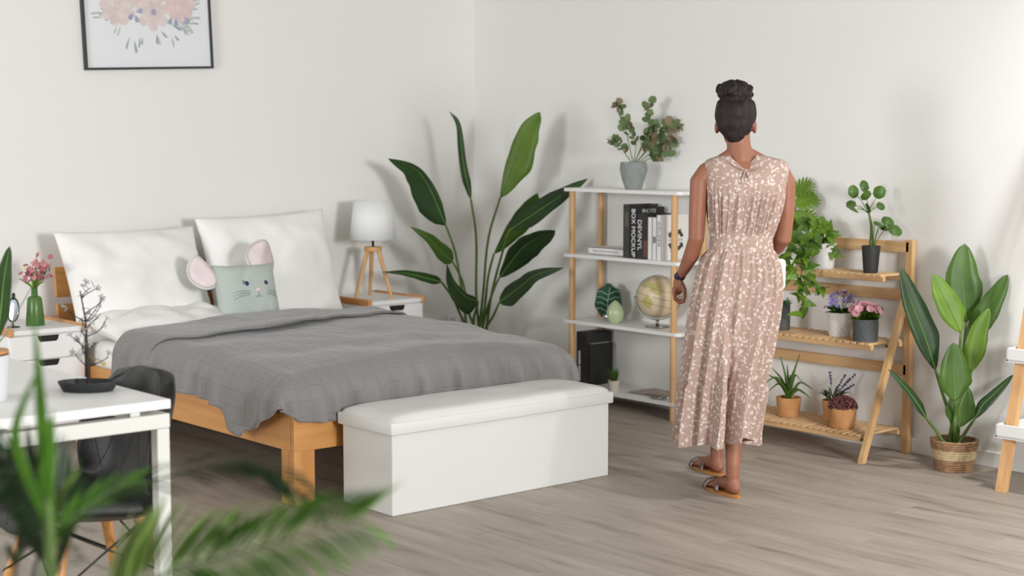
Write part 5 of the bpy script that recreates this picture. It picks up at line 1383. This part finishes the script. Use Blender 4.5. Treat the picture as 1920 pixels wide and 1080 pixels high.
DR = [(345, 1322, 1474, 0.122), (372, 1326, 1469, 0.128), (400, 1329, 1462, 0.122), (425, 1331, 1455, 0.112), (444, 1333, 1448, 0.104), (449, 1332, 1448, 0.107), (464, 1330, 1449, 0.107), (469, 1330, 1450, 0.104),
      (485, 1319, 1455, 0.125), (510, 1311, 1461, 0.142), (550, 1303, 1462, 0.155), (600, 1295, 1455, 0.165), (650, 1290, 1444, 0.175), (700, 1284, 1432, 0.185), (718, 1282, 1428, 0.188), (724, 1280, 1427, 0.192), (760, 1277, 1422, 0.198), (800, 1274, 1417, 0.204), (838, 1272, 1413, 0.208)]
TOP = [(291, 1353, 1428, 0.058), (294, 1340, 1444, 0.070), (300, 1324, 1470, 0.084), (311, 1319, 1478, 0.096), (325, 1320, 1478, 0.110)]
def interp(tab, y):
    for r0, r1 in zip(tab, tab[1:]):
        if r0[0] <= y <= r1[0]:
            f = (y-r0[0])/(r1[0]-r0[0]); return [r0[k]+(r1[k]-r0[k])*f for k in range(4)]
    return list(tab[-1])
NA = 320
def dress_rows(tab, ys):
    rows = []
    for y in ys:
        _, xl, xr, hd = interp(tab, y); cx = (xl+xr)/2; hw_ = (xr-xl)/2*K
        row = []
        for k in range(NA):
            a = 2*PI*k/NA; ca, sa = math.cos(a), math.sin(a)
            near = max(0.0, -sa)
            yy = y
            if y < 326:      # neckline: dips to a V at the back, scoop at the front
                w = 1-ss(291, 326, y)
                yy = y+w*(27*max(0, 1-abs(ca)/0.62)*(1 if sa < 0 else 0.9))
            if y > 724:      # lower hem lifts over the leg
                w = ss(724, 838, y)
                px_a = cx+ca*(xr-xl)/2
                yy = y-w*(13*math.exp(-((px_a-1386)/20)**2)*(1 if sa < 0 else 0)+3*math.sin(5*a))
            if y <= 470:
                amp = 0.0075*ss(345, 380, y)*(1-ss(436, 444, y)); off = amp*(1-2*abs(math.sin(0.5*(40*a+3*math.sin(5*a)+y*0.03))))
                off += 0.006*ss(345, 400, y)*(1-ss(430, 444, y))*math.sin(17*a+1)
            else:
                t = (y-470)/368.0
                off = (0.008+0.017*t)*(1-2.2*abs(math.sin(0.5*(16*a+2.2*math.sin(2*a)+1.6*t)))**0.8)+(0.004+0.014*t)*math.sin(8*a-1.2-2.0*t)+0.004*(1-t)*math.sin(44*a+y*0.02)
                # deep diagonal pleat seen from behind
                ap_ = math.radians(248+32*min(1, t*1.15)); dA = (a-ap_)
                off -= 0.042*ss(0.15, 0.6, t)*math.exp(-(dA/0.075)**2)
                off += 0.024*ss(0.15, 0.6, t)*math.exp(-((dA+0.19)/0.11)**2)
                if y > 720: off += 0.007*(1-2*abs(math.sin(0.5*(44*a+2*math.sin(4*a)))))*(1-0.5*ss(720, 838, y))
                off += 0.007*ss(719, 726, y)-0.006*math.exp(-((y-718)/3.0)**2)
            e = 2.3; r = (abs(ca)**e+abs(sa)**e)**(-1/e)
            zc = onD(cx, yy, D0-hd*near).z if near > 0.3 else onD(cx, yy, D0-hd*0.3).z
            c = S(cx, y); nrm = (RT*ca*hd+FH*sa*hw_).normalized()
            p = Vector((c.x, c.y, 0))+RT*ca*hw_*min(r, 1.08)+FH*sa*hd*min(r, 1.08)+nrm*off
            row.append(Vector((p.x, p.y, zc)))
        rows.append(row)
    return rows
ysT = [291, 293, 296, 299, 302, 306, 311, 318, 325]
ysD = [345, 352, 360, 366, 372, 380, 388, 394, 400, 408, 416, 425, 432, 438, 444, 449, 456, 464, 469, 476, 485, 495, 510, 525, 540, 555, 570, 585, 600, 615, 630, 645, 660, 675, 690, 705, 714, 718, 721, 724, 735, 748, 760, 775, 790, 805, 818, 828, 834, 838]
bm = newbm(); grid(bm, dress_rows(TOP, ysT)+dress_rows(DR, ysD), True)
dress = build('dress', bm, M_dress, woman, True); md = dress.modifiers.new('t', 'SOLIDIFY'); md.thickness = 0.003
md = dress.modifiers.new('sub', 'SUBSURF'); md.levels = 1; md.render_levels = 1
bm = newbm()
for pts in ([(1398, 320), (1392, 335), (1390, 352), (1394, 366)], [(1400, 320), (1404, 336), (1401, 350), (1404, 372)], [(1398, 320), (1388, 314), (1380, 306), (1372, 300)]):
    tube(bm, spline([S(px, py, -0.118) for px, py in pts], 10), 0.0045, 6)
ellipsoid(bm, S(1399, 320, -0.118), RT*0.009, FH*0.007, U*0.008, 10, 6)
build('neck_tie', bm, M_dress, dress, True)
# sandals, watch
M_sole = mat('tan_sole', (186, 130, 74), 0.6); M_strap = mat('silver_strap', (168, 150, 146), 0.35, 0.4, c2=(96, 84, 84), vscale=60)
for heel in (heelR, heelL):
    bm = newbm(); A, Bt = [], []
    out = []
    for k in range(28):
        a = 2*PI*k/28; x = 0.118+0.128*math.cos(a); w = (0.036+0.010*ss(0.06, 0.18, x))*math.sin(a)
        out.append((x, w))
    A = [bm.verts.new(heel+h_*x+h2*w+U*0.0135) for x, w in out]; Bt = [bm.verts.new(heel+h_*x+h2*w+U*0.0005) for x, w in out]
    ringface(bm, A, Bt); cap(bm, A); cap(bm, Bt, True); sd_ = build('sandal_sole', bm, M_sole, woman)
    bm = newbm()
    for x0, tl in ((0.135, 0.03), (0.165, -0.03)):
        rows = []
        for j in range(13):
            a = PI*j/12; c_ = heel+h2*math.cos(a)*0.047+U*(0.012+0.044*math.sin(a))+h_*(x0+tl*math.cos(a))
            rows.append([c_-h_*0.012, c_+h_*0.012])
        grid(bm, rows)
    o = build('sandal_strap', bm, M_strap, sd_, True); o.modifiers.new('t', 'SOLIDIFY').thickness = 0.004
wc = S(1276, 517, 0.135); wd_ = (S(1275, 519, 0.14)-S(1283, 505, 0.11)).normalized(); wu = wd_.orthogonal().normalized(); wv = wd_.cross(wu)
bm = newbm(); grid(bm, [[wc+wd_*s_+(wu*math.cos(2*PI*k/24)+wv*math.sin(2*PI*k/24))*0.0225 for k in range(24)] for s_ in (-0.008, 0.008)], True)
wat = build('wristwatch', bm, mat('watch_strap', (58, 48, 56), 0.5), woman, True); wat.modifiers.new('t', 'SOLIDIFY').thickness = 0.003
dn = (-RT*0.8-FH*0.6); dn = (dn-wd_*dn.dot(wd_)).normalized()
bm = newbm(); ellipsoid(bm, wc+dn*0.023, wd_*0.015, wd_.cross(dn)*0.015, dn*0.006, 16, 8); build('watch_face', bm, mat('watch_blue', (36, 34, 70), 0.2), wat, True)
tb = thing('tablet', 'white flat tablet held in front of the person at waist height', 'tablet', tabc)
bm = newbm(); c0 = tabc+FH*0.012; vs = []
w_, h__, cr = 0.094, 0.066, 0.016
pts = []
for (sx, sz, a0) in ((1, 1, 0), (-1, 1, 90), (-1, -1, 180), (1, -1, 270)):
    for k in range(6):
        a = math.radians(a0+18*k); pts.append((sx*(w_-cr)+cr*math.cos(a), sz*(h__-cr)+cr*math.sin(a)))
A = [bm.verts.new(c0+RT*x+U*z) for x, z in pts]; Bt = [bm.verts.new(c0+RT*x+U*z+FH*0.008) for x, z in pts]
ringface(bm, A, Bt); cap(bm, A); cap(bm, Bt, True); build('shell', bm, M_white, tb)
bm = newbm(); A = [bm.verts.new(c0+RT*x*0.93+U*z*0.9+FH*0.0085) for x, z in pts]; cap(bm, A); build('screen', bm, mat('screen_dark', (20, 20, 22), 0.1), tb)
